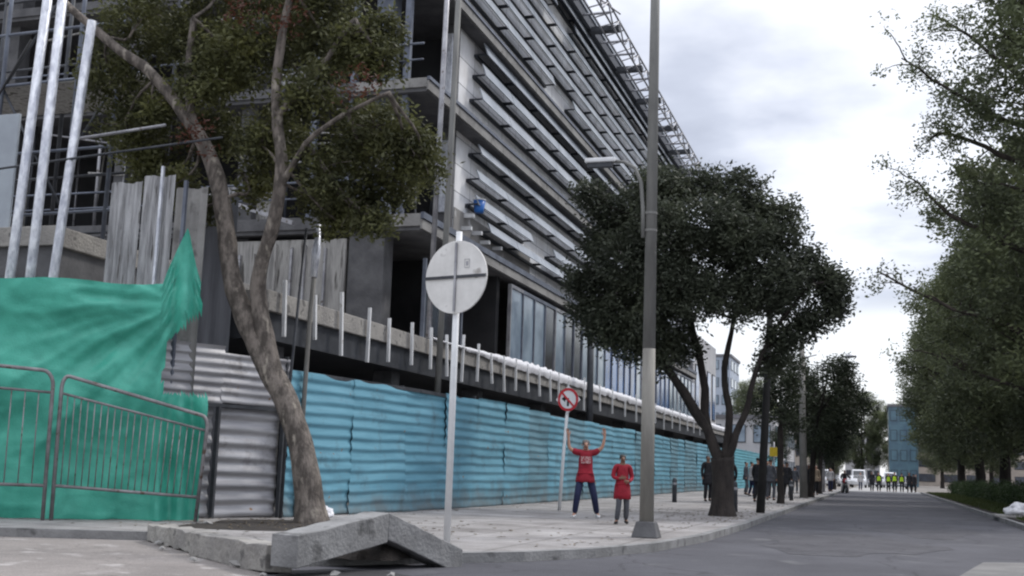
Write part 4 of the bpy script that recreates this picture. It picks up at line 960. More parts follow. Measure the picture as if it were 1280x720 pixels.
# fallen leaves: uncountable litter
def litter():
    mb = MB(); rr = random.Random(14)
    for i in range(1000):
        q = rr.random()
        if q < .35: x_, y_ = rr.gauss(-8.6, 1.6), rr.gauss(16.8, 1.8)
        elif q < .6: x_, y_ = rr.gauss(-4.2, 1.4), rr.gauss(29.5, 3)
        elif q < .85: y_ = rr.uniform(15.5, 60); x_ = (-3.15 if y_ > 24 else -3.3 - (24 - y_) * .08) - abs(rr.gauss(0, .5))
        else: y_ = rr.uniform(20, 84); x_ = -9.7 + abs(rr.gauss(0, .25))
        z_ = .135
        if x_ < -9.6 and y_ > 19: continue
        if x_ > -3.2 and y_ < 22: continue
        if x_ > -2.98: continue
        if y_ < 14.6: continue
        if math.hypot((x_ + 9.35) / 1.6, (y_ - 17.1) / 2.0) < 1: z_ = .158
        a = rr.random() * PI; l = rr.uniform(.03, .06); dx, dy = math.cos(a) * l, math.sin(a) * l
        mb.add([(x_-dx, y_-dy, z_), (x_+dy*.4, y_-dx*.4, z_ + .012), (x_+dx, y_+dy, z_+.004), (x_-dy*.4, y_+dx*.4, z_+.01)], [(0, 1, 2, 3)])
    o = mb.build('leaf_litter', 'litter'); o['kind'] = 'stuff'; o['label'] = 'dry fallen leaves scattered over the pavement'
litter()
# hedge
hg = MB(); rr = random.Random(6)
for i in range(190):
    yy = 46 + 58 * (i / 190); 
    leaf_blob(hg, (6.15 + rr.uniform(-.25, .35), yy, .62 + rr.uniform(-.05, .12)), .52 + rr.uniform(-.06, .1), 14, 14, .11, rr, 0, 1.0, 0, .6)
hd = thing('hedge', 'low clipped dark green hedge along the right verge', 'hedge')
hg.build('foliage', 'leaf_hedge', hd)
st = MB()
for i in range(60): yy = 46.3 + i * .96; st.tube([(6.2, yy, .05), (6.2 + rr.uniform(-.1, .1), yy + rr.uniform(-.1, .1), .8)], [.02, .012], 5)
st.build('stems', 'bark_dark', hd)
tag(MB().box(7.4, 7.55, 40, 104, .05, .75).build('low_park_wall', 'concrete_dark', bevel=.02), 'low dark wall behind the hedge on the right', 'wall')

# ------------------------------------------------------------------ street furniture
# round sign seen from behind
S = thing('round_sign', 'large round off white sign seen from behind on a white pole by the kerb', 'sign', (-5.50, 14.65, .12), R(-14))
MB().tube([(0, 0, 0), (0.0, 0, 4.28)], [.047, .045], 14).build('pole', 'white', S, True)
mb = MB(); mb.tube([(0, -.05, 0), (0, -.075, 0)], .51, 48); o = mb.build('disc', 'white_back', S, bevel=.004); o.location = (0.02, 0, 3.63)
mb = MB(); mb.box(-.50, .50, -.095, -.078, -.02, .02); b_ = mb.build('cross_brace', 'steel_dark', o)
mb = MB(); mb.box(-.016, .016, -.098, -.079, -.48, .48); mb.build('vertical_brace', 'galv', o)
mb = MB(); mb.box(.14, .145, -.08, -.0765, .12, .24); mb.box(.22, .225, -.08, -.0765, .12, .24); mb.box(.145, .22, -.08, -.0765, .235, .24); mb.box(.145, .22, -.08, -.0765, .12, .125); mb.box(.165, .20, -.08, -.0765, .15, .21)
mb.build('maker_mark', 'galv', o)
# diamond no-turn sign
S = thing('no_turn_sign', 'white diamond sign with red ring and black arrow before the blue hoarding', 'sign', (-7.8, 28.8, .12), R(-14))
mb = MB(); mb.tube([(0, .04, 0), (.08, .04, 1.4), (.20, .04, 3.0)], [.045, .043, .04], 10); mb.build('pole', 'white', S, True)
c = .30
mb = MB(); cx, cz = .21, 2.83; d_ = .36
mb.add([(cx-d_, -.02, cz), (cx, -.02, cz-d_), (cx+d_, -.02, cz), (cx, -.02, cz+d_), (cx-d_, 0, cz), (cx, 0, cz-d_), (cx+d_, 0, cz), (cx, 0, cz+d_)], [(0,1,2,3), (7,6,5,4), (0,4,5,1), (1,5,6,2), (2,6,7,3), (3,7,4,0)])
face = mb.build('board', 'white', S)
mb = MB(); n = 36; vs_ = []
for i in range(n):
    a = 2*PI*i/n
    for r_ in (.235, .30): vs_.append((cx + r_*math.cos(a), -.026, cz + r_*math.sin(a)))
mb.add(vs_, [(2*i, 2*i+1, (2*i+3) % (2*n), (2*i+2) % (2*n)) for i in range(n)]); mb.build('ring', 'red_sign', face)
mb = MB(); mb.box(cx-.03, cx+.03, -.024, -.0225, cz-.17, cz+.04).box(cx-.10, cx-.03, -.024, -.0225, cz-.01, cz+.05)
mb.add([(cx-.08, -.024, cz-.07), (cx-.08, -.024, cz+.11), (cx-.19, -.024, cz+.02)], [(0, 1, 2)]); mb.build('arrow', 'black', face)
mb = MB(); mb.bar((cx-.165, -.029, cz+.165), (cx+.165, -.029, cz-.165), .006, .05, (1, 0, 1)); mb.build('slash', 'red_sign', face)
# tall lamp post
Lp = thing('lamp_post', 'tall lamp post at the kerb, beige below and grey above, with a side arm', 'lamp post', (-3.62, 18.9, .12))
mb = MB(); mb.tube([(0, 0, .25), (.0, 0, 3.1)], [.120, .108], 16); mb.build('lower_shaft', 'lamp_beige', Lp, True)
mb = MB(); mb.tube([(0, 0, 3.1), (.03, 0, 12.5)], [.108, .066], 16); mb.build('upper_shaft', 'lamp_grey', Lp, True)
mb = MB(); vs_ = [(-.22,-.2,0),(.22,-.2,0),(.22,.2,0),(-.22,.2,0),(-.15,-.14,.26),(.15,-.14,.26),(.15,.14,.26),(-.15,.14,.26)]
mb.add(vs_, [(0,3,2,1),(4,5,6,7),(0,1,5,4),(1,2,6,5),(2,3,7,6),(3,0,4,7)]); mb.build('base', 'concrete_dark', Lp, bevel=.02)
mb = MB(); mb.tube([(-.12, -.05, 5.0), (-.13, -.05, 5.5), (-.17, -.05, 5.95), (-.28, -.05, 6.22), (-.48, -.05, 6.34), (-.66, -.05, 6.36)], [.036, .036, .034, .032, .03, .03], 10)
arm = mb.build('side_arm', 'lamp_grey', Lp, True)
mb = MB(); mb.box(-1.16, -.62, -.14, .04, 6.34, 6.42).build('luminaire', 'white', arm, bevel=.02)
MB().box(-1.12, -.68, -.11, .01, 6.26, 6.338).build('lamp_tray', 'steel_dark', arm)
for zz in (5.1, 5.4): mb = MB(); mb.tube([(0, 0, zz), (0, 0, zz+.04)], .112, 14); mb.build('clamp', 'lamp_grey', Lp)
# dark leaning utility pole
Up = thing('utility_pole', 'dark leaning wooden pole between the broad tree and the pale pole', 'utility pole', (-3.2, 33.8, .12))
mb = MB(); mb.tube([(0, 0, 0), (.16, 0, 3), (.36, 0, 7.4)], [.125, .105, .085], 10); mb.build('shaft', 'pole_dark', Up, True)
mb = MB(); mb.bar((.0, 0, 6.9), (.7, 0, 6.95), .08, .08); mb.build('cross_arm', 'pole_dark', Up)
# pale concrete pole further on
Up = thing('concrete_pole', 'pale concrete pole at the kerb among the people walking', 'utility pole', (-3.55, 60, .12))
mb = MB(); mb.tube([(0, 0, 0), (-.05, 0, 7.9)], [.20, .13], 12); mb.build('shaft', 'pole_pale', Up, True)
mb = MB(); mb.tube([(-.05, 0, 7.0), (.7, 0, 7.2)], [.03, .03], 8); mb.build('arm', 'galv', Up, True)
def cobra(loc, rz, H, label):
    t = thing('street_lamp', label, 'street lamp', loc, rz, 'street lamps on the left pavement')
    mb = MB(); mb.tube([(0, 0, 0), (0, 0, H*.9), (.1, 0, H*.96), (.5, 0, H), (1.6, 0, H+.12)], [.10, .07, .06, .05, .04], 10); mb.build('pole', 'galv', t, True)
    mb = MB(); mb.tube([(1.5, 0, H+.10), (1.75, 0, H+.14), (2.3, 0, H+.14)], [.06, .16, .07], 10); h_ = mb.build('luminaire', 'galv', t, True); h_.scale = (1, 1, 1)
    return t
cobra((-3.6, 84, .12), 0, 9.4, 'grey street lamp curving over the road above the farther street trees')
cobra((-8.2, 112, .12), 0, 9.3, 'small far street lamp seen beside the low white building')
# bollards
def bollard(loc, label):
    t = thing('bollard', label, 'bollard', loc, 0, 'short dark bollards on the pavement')
    mb = MB(); mb.tube([(0, 0, 0), (0, 0, .8), (0, 0, .86)], [.085, .08, .05], 12); mb.build('post', 'steel_dark', t, True)
    mb = MB(); mb.tube([(0, 0, .62), (0, 0, .70)], [.09, .09], 12); mb.build('collar', 'galv', t)
    return t
b0 = bollard((-6.9, 41.2, .12), 'short dark bollard between the lamp post and the broad tree')
copy_to(b0, (-3.9, 33.6, .12), 0, 'short dark bollard between the broad tree and the dark pole')
copy_to(b0, (-3.6, 52, .12), 0, 'short dark bollard just before the pale concrete pole')
# small yellow sign
t = thing('yellow_sign', 'small yellow sign standing above the walking people', 'sign', (-5.5, 66, .12))
MB().tube([(0, 0, 0), (0, 0, 2.9)], .04, 8).build('pole', 'galv', t, True)
MB().box(-.24, .24, -.05, -.02, 2.1, 2.6).build('board', 'yellow', t, bevel=.01)

# white bag beside the road, on a pale slab
def bag(loc, sc, label, seed):
    me = bmesh.new(); bmesh.ops.create_icosphere(me, subdivisions=4, radius=1)
    for v in me.verts:
        q = noise.noise(v.co * 1.6 + Vector((seed, 0, 0))) * .35 + noise.noise(v.co * 4 + Vector((seed, 3, 0))) * .16 + abs(noise.noise(v.co * 7)) * .08
        v.co = v.co * (1 + q); v.co.z = max(v.co.z, -.55)
        if v.co.z > .6: v.co.x *= .75
        v.co.x *= sc[0]; v.co.y *= sc[1]; v.co.z = (v.co.z + .55) * sc[2]
    m_ = bpy.data.meshes.new('plastic_bag'); me.to_mesh(m_); me.free(); m_.materials.append(M['plastic_white'])
    for p in m_.polygons: p.use_smooth = True
    o = bpy.data.objects.new('plastic_bag', m_); COL.objects.link(o); o.location = loc; tag(o, label, 'bag')
bag((4.35, 40.0, .19), (.48, .4, .27), 'crumpled white plastic bag on a pale slab beside the right kerb', 2)
bag((-9.75, 19.3, .15), (.22, .2, .16), 'small crumpled white bag at the foot of the grey wall behind the leaning tree', 5)
tag(MB().box(3.5, 4.9, 39.2, 40.9, .115, .19).build('concrete_slab', 'concrete', bevel=.02), 'loose pale concrete slab under the white bag', 'slab')

# ------------------------------------------------------------------ people
def skin_mesh(name, verts, edges, radii, m, parent, root=0, lv=1):
    me = bpy.data.meshes.new(name); me.from_pydata([tuple(v) for v in verts], edges, []); me.update()
    o = bpy.data.objects.new(name, me); COL.objects.link(o)
    s = o.modifiers.new('skin', 'SKIN'); s.use_smooth_shade = True; s.branch_smoothing = .4
    for i, r in enumerate(radii):
        sv = me.skin_vertices[0].data[i]; sv.radius = (r, r) if not isinstance(r, tuple) else r; sv.use_root = (i == root)
    su = o.modifiers.new('sub', 'SUBSURF'); su.levels = lv; su.render_levels = lv
    dg = bpy.context.evaluated_depsgraph_get(); dg.update()
    nm = bpy.data.meshes.new_from_object(o.evaluated_get(dg)); bpy.data.objects.remove(o)
    nm.materials.clear(); nm.materials.append(M[m])
    for p in nm.polygons: p.use_smooth = True
    o = bpy.data.objects.new(name, nm); COL.objects.link(o); o.parent = parent
    return o
def person(label, loc, rz, pose, top, leg, skin='skin', hair='hair', near=False, group=None, sc=1.0, vest=None, long_sleeve=True, shoe='black', coat=False):
    """pose: joints in metres, person faces -Y; standing height 1.72"""
    t = thing('person', label, 'person', loc, rz, group); t.scale = (sc, sc, sc)
    J = dict(pel=(0, 0, .94), wst=(0, 0, 1.10), chs=(0, 0, 1.30), nkb=(0, 0, 1.45), nk=(0, -.01, 1.51), hd=(0, -.015, 1.60), ht=(0, -.01, 1.68),
             hl=(-.095, 0, .90), kl=(-.11, -.03, .50), al=(-.11, .02, .09), tl=(-.12, -.13, .035), hr=(.095, 0, .90), kr=(.11, -.03, .50), ar=(.11, .02, .09), tr=(.12, -.13, .035),
             sl=(-.185, 0, 1.41), el=(-.235, .03, 1.14), wl=(-.24, -.05, .90), gl=(-.24, -.08, .82), sr=(.185, 0, 1.41), er=(.235, .03, 1.14), wr=(.24, -.05, .90), gr=(.24, -.08, .82))
    J.update(pose); J = {k: Vector(v) for k, v in J.items()}
    K = ['pel', 'wst', 'chs', 'nkb', 'nk', 'hd', 'ht', 'hl', 'kl', 'al', 'tl', 'hr', 'kr', 'ar', 'tr', 'sl', 'el', 'wl', 'gl', 'sr', 'er', 'wr', 'gr']
    rad = dict(pel=(.13, .095), wst=(.12, .085), chs=(.15, .10), nkb=(.085, .07), nk=.052, hd=(.098, .115), ht=(.076, .090), hl=.085, kl=.058, al=.042, tl=.035, hr=.085, kr=.058, ar=.042, tr=.035,
               sl=.06, el=.042, wl=.030, gl=(.022, .038), sr=.06, er=.042, wr=.030, gr=(.022, .038))
    E = [('pel', 'wst'), ('wst', 'chs'), ('chs', 'nkb'), ('nkb', 'nk'), ('nk', 'hd'), ('hd', 'ht'), ('pel', 'hl'), ('hl', 'kl'), ('kl', 'al'), ('al', 'tl'), ('pel', 'hr'), ('hr', 'kr'), ('kr', 'ar'), ('ar', 'tr'),
         ('nkb', 'sl'), ('sl', 'el'), ('el', 'wl'), ('wl', 'gl'), ('nkb', 'sr'), ('sr', 'er'), ('er', 'wr'), ('wr', 'gr')]
    vs = [J[k] for k in K]; es = [(K.index(a), K.index(b)) for a, b in E]; rs = [rad[k] for k in K]
    if near:
        # thumb and four curled fingers rooted in each palm
        for s, g_, w_ in ((-1, 'gl', 'wl'), (1, 'gr', 'wr')):
            d = (J[g_] - J[w_]).normalized(); side = Vector((1, 0, 0)) if abs(d.x) < .8 else Vector((0, 0, 1))
            side = (side - d * side.dot(d)).normalized(); nrm = d.cross(side)
            for q, ln in ((-.027, .062), (-.009, .072), (.009, .068), (.027, .052)):
                b0_ = J[g_] + side * q; i0 = len(vs)
                vs += [b0_ + d * .02, b0_ + d * (.02 + ln * .55) - nrm * .006, b0_ + d * (.02 + ln) - nrm * .022]; rs += [.010, .009, .007]
                es += [(K.index(g_), i0), (i0, i0+1), (i0+1, i0+2)]
            i0 = len(vs); tb = J[w_].lerp(J[g_], .5) - side * s * .03
            vs += [tb + d * .02 - side * s * .02, tb + d * .06 - side * s * .035]; rs += [.011, .009]
            es += [(K.index(w_), i0), (i0, i0+1)]
        i0 = len(vs); vs += [J['hd'] + Vector((0, -.125, -.005))]; rs += [.012]; es += [(K.index('hd'), i0)]
    body = skin_mesh('body', vs, es, rs, skin, t, 0, 1)
    def sub(name, ks, ed, rd, m, parent=t, lv=1, root=0):
        return skin_mesh(name, [J[k] if isinstance(k, str) else Vector(k) for k in ks], ed, rd, m, parent, root, lv)
    # trousers
    sub('trousers', ['pel', 'hl', 'kl', 'al', 'hr', 'kr', 'ar'], [(0, 1), (1, 2), (2, 3), (0, 4), (4, 5), (5, 6)], [(.125, .10), .100, .080, .068, .100, .080, .068], leg)
    # top: hem, waist, chest, shoulders, sleeves
    hem = J['pel'] + Vector((0, 0, -.05)); mid_ = J['pel'] + Vector((0, 0, .04))
    fl = .6 if long_sleeve else .72
    ml = J['sl'].lerp(J['el'], fl); mr = J['sr'].lerp(J['er'], fl)
    ks = [hem, J['wst'], J['chs'], J['nkb'], J['sl'], J['sr'], mid_]; ed = [(0, 6), (6, 1), (1, 2), (2, 3), (3, 4), (3, 5)]
    rd = [(.150, .120), (.170, .132), (.192, .140), (.100, .085), .080, .080, (.180, .145)]
    if long_sleeve:
        ks += [J['el'], J['wl'], J['er'], J['wr']]; ed += [(4, 7), (7, 8), (5, 9), (9, 10)]; rd += [.062, .046, .062, .046]
    else:
        ks += [ml, mr]; ed += [(4, 7), (5, 8)]; rd += [.075, .075]
    topo = sub('jacket' if long_sleeve else 'shirt', ks, ed, rd, top, root=1)
    low_ = -.32 if coat else -.15; mb = MB(); nn = 20; rings = []
    for (zz, rx_, ry_) in ((.17, .150, .112), (.08, .168, .128), (-.0, .196, .158), (low_ * .6, .214, .182), (low_, .222 if coat else .214, .19), (low_ + .005, .20, .17)):
        rings.append([J['pel'] + Vector((rx_ * math.cos(2*PI*i/nn) * (1 + .02 * math.sin(5 * i + zz * 30)), ry_ * math.sin(2*PI*i/nn) * (1 + .03 * math.sin(7 * i)), zz + .008 * math.sin(i * 2.1))) for i in range(nn)])
    mb.add([q for r_ in rings for q in r_], [(k*nn+(i+1) % nn, k*nn+i, (k+1)*nn+i, (k+1)*nn+(i+1) % nn) for k in range(len(rings)-1) for i in range(nn)])
    mb.build('hem', top, topo, True)
    if vest: sub('vest', [J['pel'] + Vector((0, 0, .06)), J['wst'], J['chs'], J['nkb']], [(0, 1), (1, 2), (2, 3)], [(.18, .145), (.175, .14), (.195, .148), (.11, .09)], vest, root=1)
    # hair cap
    hh = J['hd']; dz = (J['ht'] - J['hd']).normalized()
    sub('hair', [hh + Vector((0, .060, -.01)), hh + Vector((0, .036, .062)), J['ht'] + Vector((0, .008, .03))], [(0, 1), (1, 2)], [(.072, .062), (.098, .098), (.080, .088)], hair)
    for a_, t_ in (('al', 'tl'), ('ar', 'tr')):
        a = J[a_]; b = J[t_]
        sub('shoe', [a + Vector((0, .045, -.045)), a + Vector((0, -.02, -.035)), b + Vector((0, -.01, 0))], [(0, 1), (1, 2)], [(.045, .04), (.052, .048), (.048, .034)], shoe)
    if near:
        mb = MB()
        for s in (-1, 1):
            mb.tube([J['hd'] + Vector((s*.032, -.098, .014)), J['hd'] + Vector((s*.032, -.106, .014))], [.011, .007], 8)
        mb.tube([J['hd'] + Vector((-.026, -.094, -.050)), J['hd'] + Vector((0, -.100, -.052)), J['hd'] + Vector((.026, -.094, -.050))], .006, 6)
        mb.build('face_features', 'hair', body)
        for s in (-1, 1):
            MB().tube([J['hd'] + Vector((s*.078, .0, -.02)), J['hd'] + Vector((s*.088, .005, .0)), J['hd'] + Vector((s*.080, .005, .025))], [.006, .010, .006], 8).build('ear', skin, body, True)
    return t, J, topo
# man in red, arms raised, walking towards the camera
armsup = dict(sl=(-.20, 0, 1.43), el=(-.37, -.03, 1.52), wl=(-.40, -.06, 1.79), gl=(-.41, -.07, 1.87), sr=(.20, 0, 1.43), er=(.36, -.02, 1.56), wr=(.42, -.05, 1.82), gr=(.40, -.06, 1.90),
              hl=(-.10, 0, .90), kl=(-.17, -.14, .51), al=(-.22, -.02, .10), tl=(-.26, -.17, .04), hr=(.10, 0, .90), kr=(.20, -.04, .50), ar=(.28, .20, .11), tr=(.33, .08, .04))
man, J, topo = person('man in a red short sleeved shirt and navy trousers walking with both arms raised', (-6.15, 24.9, .115), R(16), armsup, 'red_cloth', 'navy', 'skin', 'hair_grey', True, None, 1.0, None, False, 'white')
mb = MB(); mb.add([(-.11, -.145, 1.20), (.11, -.145, 1.20), (.11, -.142, 1.35), (-.11, -.142, 1.35), (0, -.168, 1.20), (0, -.162, 1.35)], [(0, 4, 5, 3), (4, 1, 2, 5)])
mb.build('shirt_print', 'print', topo)
walk = dict(hl=(-.08, 0, .90), kl=(-.10, -.12, .50), al=(-.14, -.05, .09), tl=(-.20, -.18, .035), hr=(.08, 0, .90), kr=(.11, -.02, .50), ar=(.13, .16, .10), tr=(.15, .04, .04),
            el=(-.25, -.02, 1.15), wl=(-.10, -.17, 1.12), gl=(-.03, -.19, 1.14), er=(.25, .04, 1.14), wr=(.14, -.15, 1.05), gr=(.07, -.18, 1.06))
person('shorter person in a long red jacket and grey trousers walking beside the man in red', (-4.93, 23.1, .115), R(22), walk, 'red_cloth', 'grey_cloth', 'skin_dark', 'hair', True, None, .81, None, True, 'black', True)
st1 = dict(kl=(-.12, -.10, .50), al=(-.12, -.02, .09), tl=(-.13, -.15, .035), kr=(.11, .0, .50), ar=(.11, .12, .10), tr=(.12, .0, .04))
gw = 'people walking on the far pavement'
pd, _, _ = person('dark clothed person left of the broad tree trunk', (-6.15, 44.3, .12), R(30), st1, 'dark_cloth', 'dark_cloth', 'skin_dark', 'hair', False, gw, 1.0, None, True, 'black', True)
bg_ = copy_to(pd, (-5.6, 46.8, .12), R(200), 'dark clothed person just right of the broad tree trunk', .97)
pt, _, _ = person('bare headed person in a dark jacket left of the dark leaning pole', (-4.45, 46.2, .12), R(150), st1, 'dark_cloth', 'dark_cloth', 'skin', 'hair', False, gw)
pg, _, _ = person('person in grey just right of the dark leaning pole', (-4.35, 50.5, .12), R(160), st1, 'grey_cloth', 'grey_cloth', 'skin', 'hair', False, gw)
pl_, _, _ = person('person in a pale top walking past the pale pole', (-3.9, 72, .12), R(20), st1, 'pale_cloth', 'navy', 'skin', 'hair', False, gw)
pt2, _, _ = person('person in a tan coat in the far walking group', (-5.0, 66, .12), R(20), st1, 'tan_cloth', 'dark_cloth', 'skin', 'hair', False, gw)
for (src, x_, y_, a_, lb, s_) in [(pd, -4.15, 57, 2.8, 'dark clothed person left of the pale concrete pole', 1), (pd, -3.55, 65, .2, 'dark clothed person right of the pale concrete pole', 1), (pg, -4.9, 74, 3.0, 'person in grey by the far hoarding', .95),
        (pd, -3.75, 79, .5, 'dark clothed person farther along the kerb', 1), (pt2, -4.1, 85, 3.3, 'person in tan near the street lamp', .97), (pl_, -5.2, 90, 2.6, 'person in a pale top far along the hoarding', 1), (pd, -4.4, 97, .1, 'dark clothed person at the far end of the pavement', 1), (pg, -3.7, 101, 1.0, 'person in grey by the parked cars', 1), (pl_, -5.9, 58, 2.0, 'person in a pale top near the hoarding', .98)]:
    copy_to(src, (x_, y_, .12), a_, lb, s_)
for (src, x_, y_, a_, lb, s_) in [(pt2, -3.4, 69, .4, 'person in tan walking close to the kerb past the pale pole', 1), (pg, -6.6, 62, 1.4, 'person in grey close under the far hoarding', 1), (pd, -6.2, 76, 2.1, 'dark clothed person beside the hoarding past the walkers', .96),
        (pl_, -3.3, 88, .2, 'person in a pale top at the kerb near the street lamp', 1), (pd, -5.4, 103, 1.2, 'dark clothed person near the last street tree', 1), (pt, -4.8, 54, .3, 'dark jacketed person between the grey and dark walkers', 1), (pl_, -1.6, 118, .2, 'person in a pale top crossing at the road end', 1), (pg, 3.6, 122, 1.2, 'person in grey at the right side of the road end', 1)]:
    copy_to(src, (x_, y_, .12 if x_ < -2.9 else 0), a_, lb, s_)
gpz = 'officers in yellow vests standing across the road'
pz, _, _ = person('first officer from the left in a yellow vest on the road', (.10, 113, 0), R(10), {}, 'dark_cloth', 'dark_cloth', 'skin', 'hair', False, gpz, 1.02, 'hivis')
for (x_, y_, a_, lb, s_) in [(.95, 114, .3, 'second officer from the left in a yellow vest', 1.0), (1.5, 113, -.3, 'third officer from the left in a yellow vest', 1.05), (2.15, 114.5, 2.9, 'rightmost officer in a yellow vest on the road', 1.02)]:
    copy_to(pz, (x_, y_, 0), a_, lb, s_)
for (x_, y_, a_, lb, s_) in [(-.5, 112, .3, 'dark clothed person left of the officers in yellow', 1.05), (2.75, 112, -.3, 'dark clothed person right of the officers in yellow', 1.05), (3.15, 113.5, 2.9, 'dark clothed person at the right kerb next to the officers', 1.0)]:
    c = copy_to(pd, (x_, y_, 0), a_, lb, s_); c['group'] = 'dark clothed people beside the officers'

# ------------------------------------------------------------------ vehicles
def car(label, loc, rz, paint, van=False, group='cars parked at the end of the road'):
    t = thing('parked_car', label, 'van' if van else 'car', loc, rz, group)
    W_ = .86
    prof = ([(-2.15, .35), (-2.2, .75), (-2.0, 1.0), (-1.1, 1.1), (-.45, 1.48), (.9, 1.50), (1.6, 1.08), (2.1, 1.0), (2.15, .4)] if not van else
            [(-2.4, .35), (-2.45, .9), (-2.2, 1.15), (-1.55, 1.95), (-1.3, 2.05), (2.3, 2.05), (2.4, 1.9), (2.42, .4)])
    n = len(prof); vs = []
    for s in (-1, 1):
        for (yy, zz) in prof: vs.append((s * (W_ - (.10 if zz > 1.12 else 0)), yy, zz))
    fs = [tuple(range(n)), tuple(range(2*n-1, n-1, -1))] + [(i, n+i, n+(i+1) % n, (i+1) % n) for i in range(n)]
    mb = MB(); mb.add(vs, fs); b_ = mb.build('body', paint, t, bevel=.05)
    if van:
        MB().add([(-.66, -2.18, 1.22), (.66, -2.18, 1.22), (.62, -1.64, 1.90), (-.62, -1.64, 1.90)], [(0, 1, 2, 3)]).build('windscreen', 'dark_glass', t)
        MB().box(-.6, .6, 2.405, 2.43, 1.2, 1.8).build('rear_window', 'dark_glass', t)
    else:
        MB().add([(-.70, -1.08, 1.135), (.70, -1.08, 1.135), (.62, -.50, 1.475), (-.62, -.50, 1.475)], [(0, 1, 2, 3)]).build('windscreen', 'dark_glass', t)
        MB().add([(.70, 1.60, 1.12), (-.70, 1.60, 1.12), (-.62, .97, 1.475), (.62, .97, 1.475)], [(0, 1, 2, 3)]).build('rear_window', 'dark_glass', t)
    for s in (-1, 1):
        x_ = s * (W_ - .085)
        mb = MB(); z0, z1 = (1.13, 1.42) if not van else (1.25, 1.85); y0, y1 = (-.75, 1.15) if not van else (-1.5, -.4)
        mb.add([(x_, y0, z0), (x_, y1, z0), (x_, y1 - .25, z1), (x_, y0 + .35, z1)], [(0, 1, 2, 3)]); mb.build('side_window', 'dark_glass', t)
        MB().box(s*.62-.16, s*.62+.16, -2.23 - (.25 if van else 0), -2.14 - (.25 if van else 0), .68, .84).build('headlight', 'white', t, bevel=.02)
        MB().box(s*.68-.10, s*.68+.10, 2.10 + (.3 if van else 0), 2.17 + (.3 if van else 0), .75, .95).build('tail_light', 'red_light', t)
        for yy in (-1.35, 1.35):
            wb = MB().tube([(s * .68, yy, .31), (s * .89, yy, .31)], .31, 18).build('wheel', 'tyre', t)
            MB().tube([(s * .885, yy, .31), (s * .90, yy, .31)], .17, 14).build('rim', 'rim', wb)
    MB().box(-.25, .25, -2.25 - (.25 if van else 0), -2.2 - (.25 if van else 0), .48, .6).build('number_plate', 'white', t)
    return t
c0 = car('white car facing us at the left side of the far road', (-2.2, 150, 0), 0, 'car_white')
c1 = car('grey car beside the white ones far down the road', (-.3, 158, 0), 0, 'car_grey')
v0 = car('white van standing behind the parked cars at the road end', (1.6, 164, 0), 0, 'car_white', True)
copy_to(c0, (-4.0, 156, 0), .1, 'white car partly behind the leftmost far tree')
copy_to(c0, (.6, 172, 0), 0, 'farthest white car between van and grey car')
for (src, x_, y_, a_, lb, s_) in [(v0, -2.6, 176, 0, 'white van half hidden behind the leftmost white car', 1.15), (c1, 2.6, 152, 0, 'grey car behind the rightmost officers', 1), (c0, 3.2, 185, .1, 'white car in front of the blue glass block', 1), (c1, -5.4, 170, 0, 'grey car under the hazy distant tree', 1), (v0, -5.8, 142, 0, 'white van parked beyond the last street tree', 1)]:
    copy_to(src, (x_, y_, 0), a_, lb, s_)
c3 = car('silver car parked on the road beyond the park trees', (17.0, 96, 0), R(80), 'car_silver', False, 'cars seen between the park trees')
c4 = car('dark blue car parked beyond the hedge', (12.5, 88, 0), R(85), 'car_blue', False, 'cars seen between the park trees')
c = copy_to(v0, (14.5, 104, 0), R(85), 'white van seen between the park tree trunks'); c['group'] = 'cars seen between the park trees'
c = copy_to(c0, (15.0, 78, 0), R(85), 'white car seen between the park tree trunks'); c['group'] = 'cars seen between the park trees'
# motorcycle
t = thing('motorcycle', 'dark motorcycle standing at the left kerb far down the pavement', 'motorcycle', (-2.4, 92, 0), R(12))
for yy in (-.68, .68):
    mb = MB(); n = 20; pts = [(0, yy + .30*math.cos(2*PI*i/n), .31 + .30*math.sin(2*PI*i/n)) for i in range(n+1)]; mb.tube(pts, .055, 8, cap=False); w_ = mb.build('wheel', 'tyre', t, True)
    MB().tube([(-.05, yy, .31), (.05, yy, .31)], .12, 10).build('hub', 'rim', w_)
mb = MB(); mb.tube([(0, -.68, .31), (0, -.45, .95)], .035, 8); mb.tube([(0, -.42, .85), (0, .1, .55), (0, .68, .31)], .035, 8); mb.tube([(0, -.42, .85), (0, .45, .75), (0, .68, .31)], .03, 8); mb.box(-.14, .14, -.2, .2, .3, .6); mb.build('frame', 'steel_dark', t)
MB().tube([(0, -.38, .88), (0, -.2, .95), (0, .12, .84)], [.10, .16, .10], 12).build('tank', 'red_sign', t, True)
MB().tube([(0, .08, .82), (0, .4, .83), (0, .78, .90)], [.10, .12, .06], 10).build('seat', 'black', t, True)
MB().tube([(-.34, -.34, 1.06), (0, -.46, 1.02), (.34, -.34, 1.06)], .02, 8).build('handlebar', 'steel_dark', t, True)
MB().tube([(0, -.62, .92), (0, -.50, .92)], [.10, .08], 12).build('headlight', 'white', t, True)
person('rider in dark clothes standing astride the motorcycle', (-2.4, 92.15, .02), R(12), dict(kl=(-.2, -.06, .5), al=(-.26, .0, .09), tl=(-.27, -.14, .035), kr=(.2, -.06, .5), ar=(.26, 0, .09), tr=(.27, -.14, .035), el=(-.3, -.2, 1.2), wl=(-.33, -.42, 1.08), gl=(-.33, -.48, 1.07), er=(.3, -.2, 1.2), wr=(.33, -.42, 1.08), gr=(.33, -.48, 1.07)), 'dark_cloth', 'pale_cloth', 'skin_dark', 'hair')

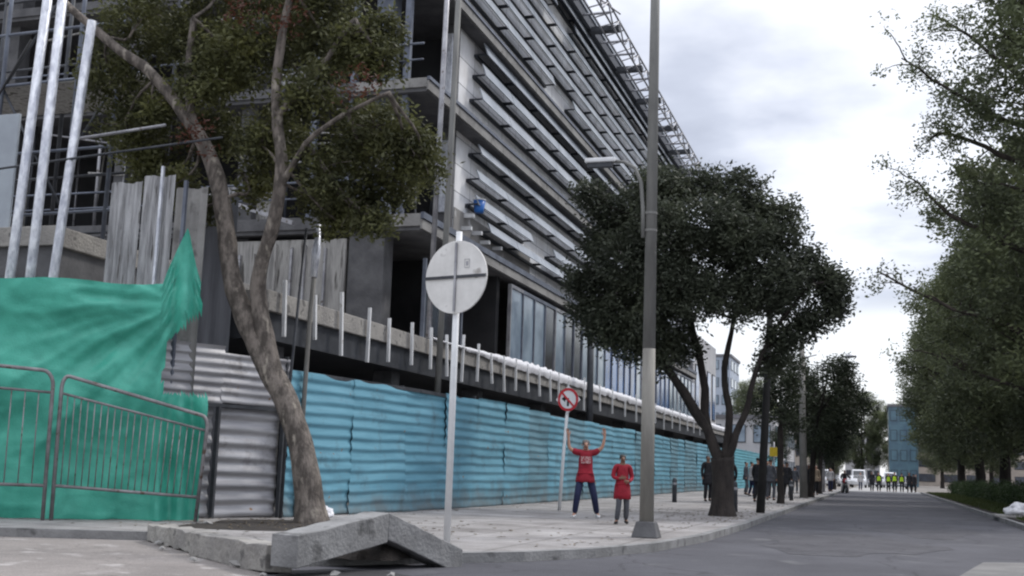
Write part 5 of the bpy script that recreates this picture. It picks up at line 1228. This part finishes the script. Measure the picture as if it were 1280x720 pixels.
# ------------------------------------------------------------------ far buildings
def block(name, label, x0, x1, y0, y1, h, m, floors, cols, glass, side_x=None, roof='roofing'):
    t = thing(name, label, 'building', ((x0+x1)/2, y0, 0)); cx = (x0+x1)/2
    MB().box(x0-cx, x1-cx, 0, y1-y0, 0, h).build('wall', m, t)
    MB().box(x0-cx-.2, x1-cx+.2, -.2, y1-y0+.2, h, h+.4).build('roof', roof, t)
    fh = h / floors; cw = (x1-x0) / cols
    for i in range(floors):
        for j in range(cols):
            a = x0-cx + cw*(j+.15); f = MB().box(a, a+cw*.7, -.08, -.003, fh*(i+.28), fh*(i+.82)).build('window', 'steel_dark', t)
            MB().box(a+.08, a+cw*.7-.08, -.10, -.081, fh*(i+.28)+.08, fh*(i+.82)-.08).build('pane', glass, f)
    if side_x:
        s = x1-cx; n = max(1, int((y1-y0)/4)); cwy = (y1-y0)/n
        for i in range(floors):
            for j in range(n):
                f = MB().box(s+.003, s+.08, cwy*(j+.2), cwy*(j+.8), fh*(i+.28), fh*(i+.82)).build('window', 'steel_dark', t)
                MB().box(s+.081, s+.10, cwy*(j+.2)+.08, cwy*(j+.8)-.08, fh*(i+.28)+.08, fh*(i+.82)-.08).build('pane', glass, f)
    return t
block('glass_building', 'blue green glass block at the end of the road right of the gap', 1.9, 6.4, 200, 220, 13.0, 'glass_teal', 4, 3, 'glass_teal')
block('low_building', 'low pale building with an overhanging flat roof beyond the blue hoarding', -24, -10.6, 128, 160, 7.2, 'plaster', 2, 5, 'glass_pale', True)
block('tower_block', 'slim pale blue tower block behind the end of the unfinished building', -24.4, -21.4, 178, 190, 19, 'tower', 7, 2, 'glass_pale', True)
block('distant_building', 'beige distant building left of the parked cars', -14, -7, 210, 230, 11, 'plaster_warm', 3, 4, 'glass_dark', True)
block('distant_building', 'pale grey distant building behind the parked cars', -6.4, .5, 250, 270, 10, 'plaster', 3, 5, 'glass_dark')
block('distant_building', 'long grey distant building closing the view beyond the park', 7.5, 90, 255, 270, 9, 'plaster_warm', 3, 18, 'glass_dark')
block('distant_building', 'long low pale building beyond the park trees', 22, 60, 120, 150, 7, 'plaster', 2, 9, 'glass_dark')
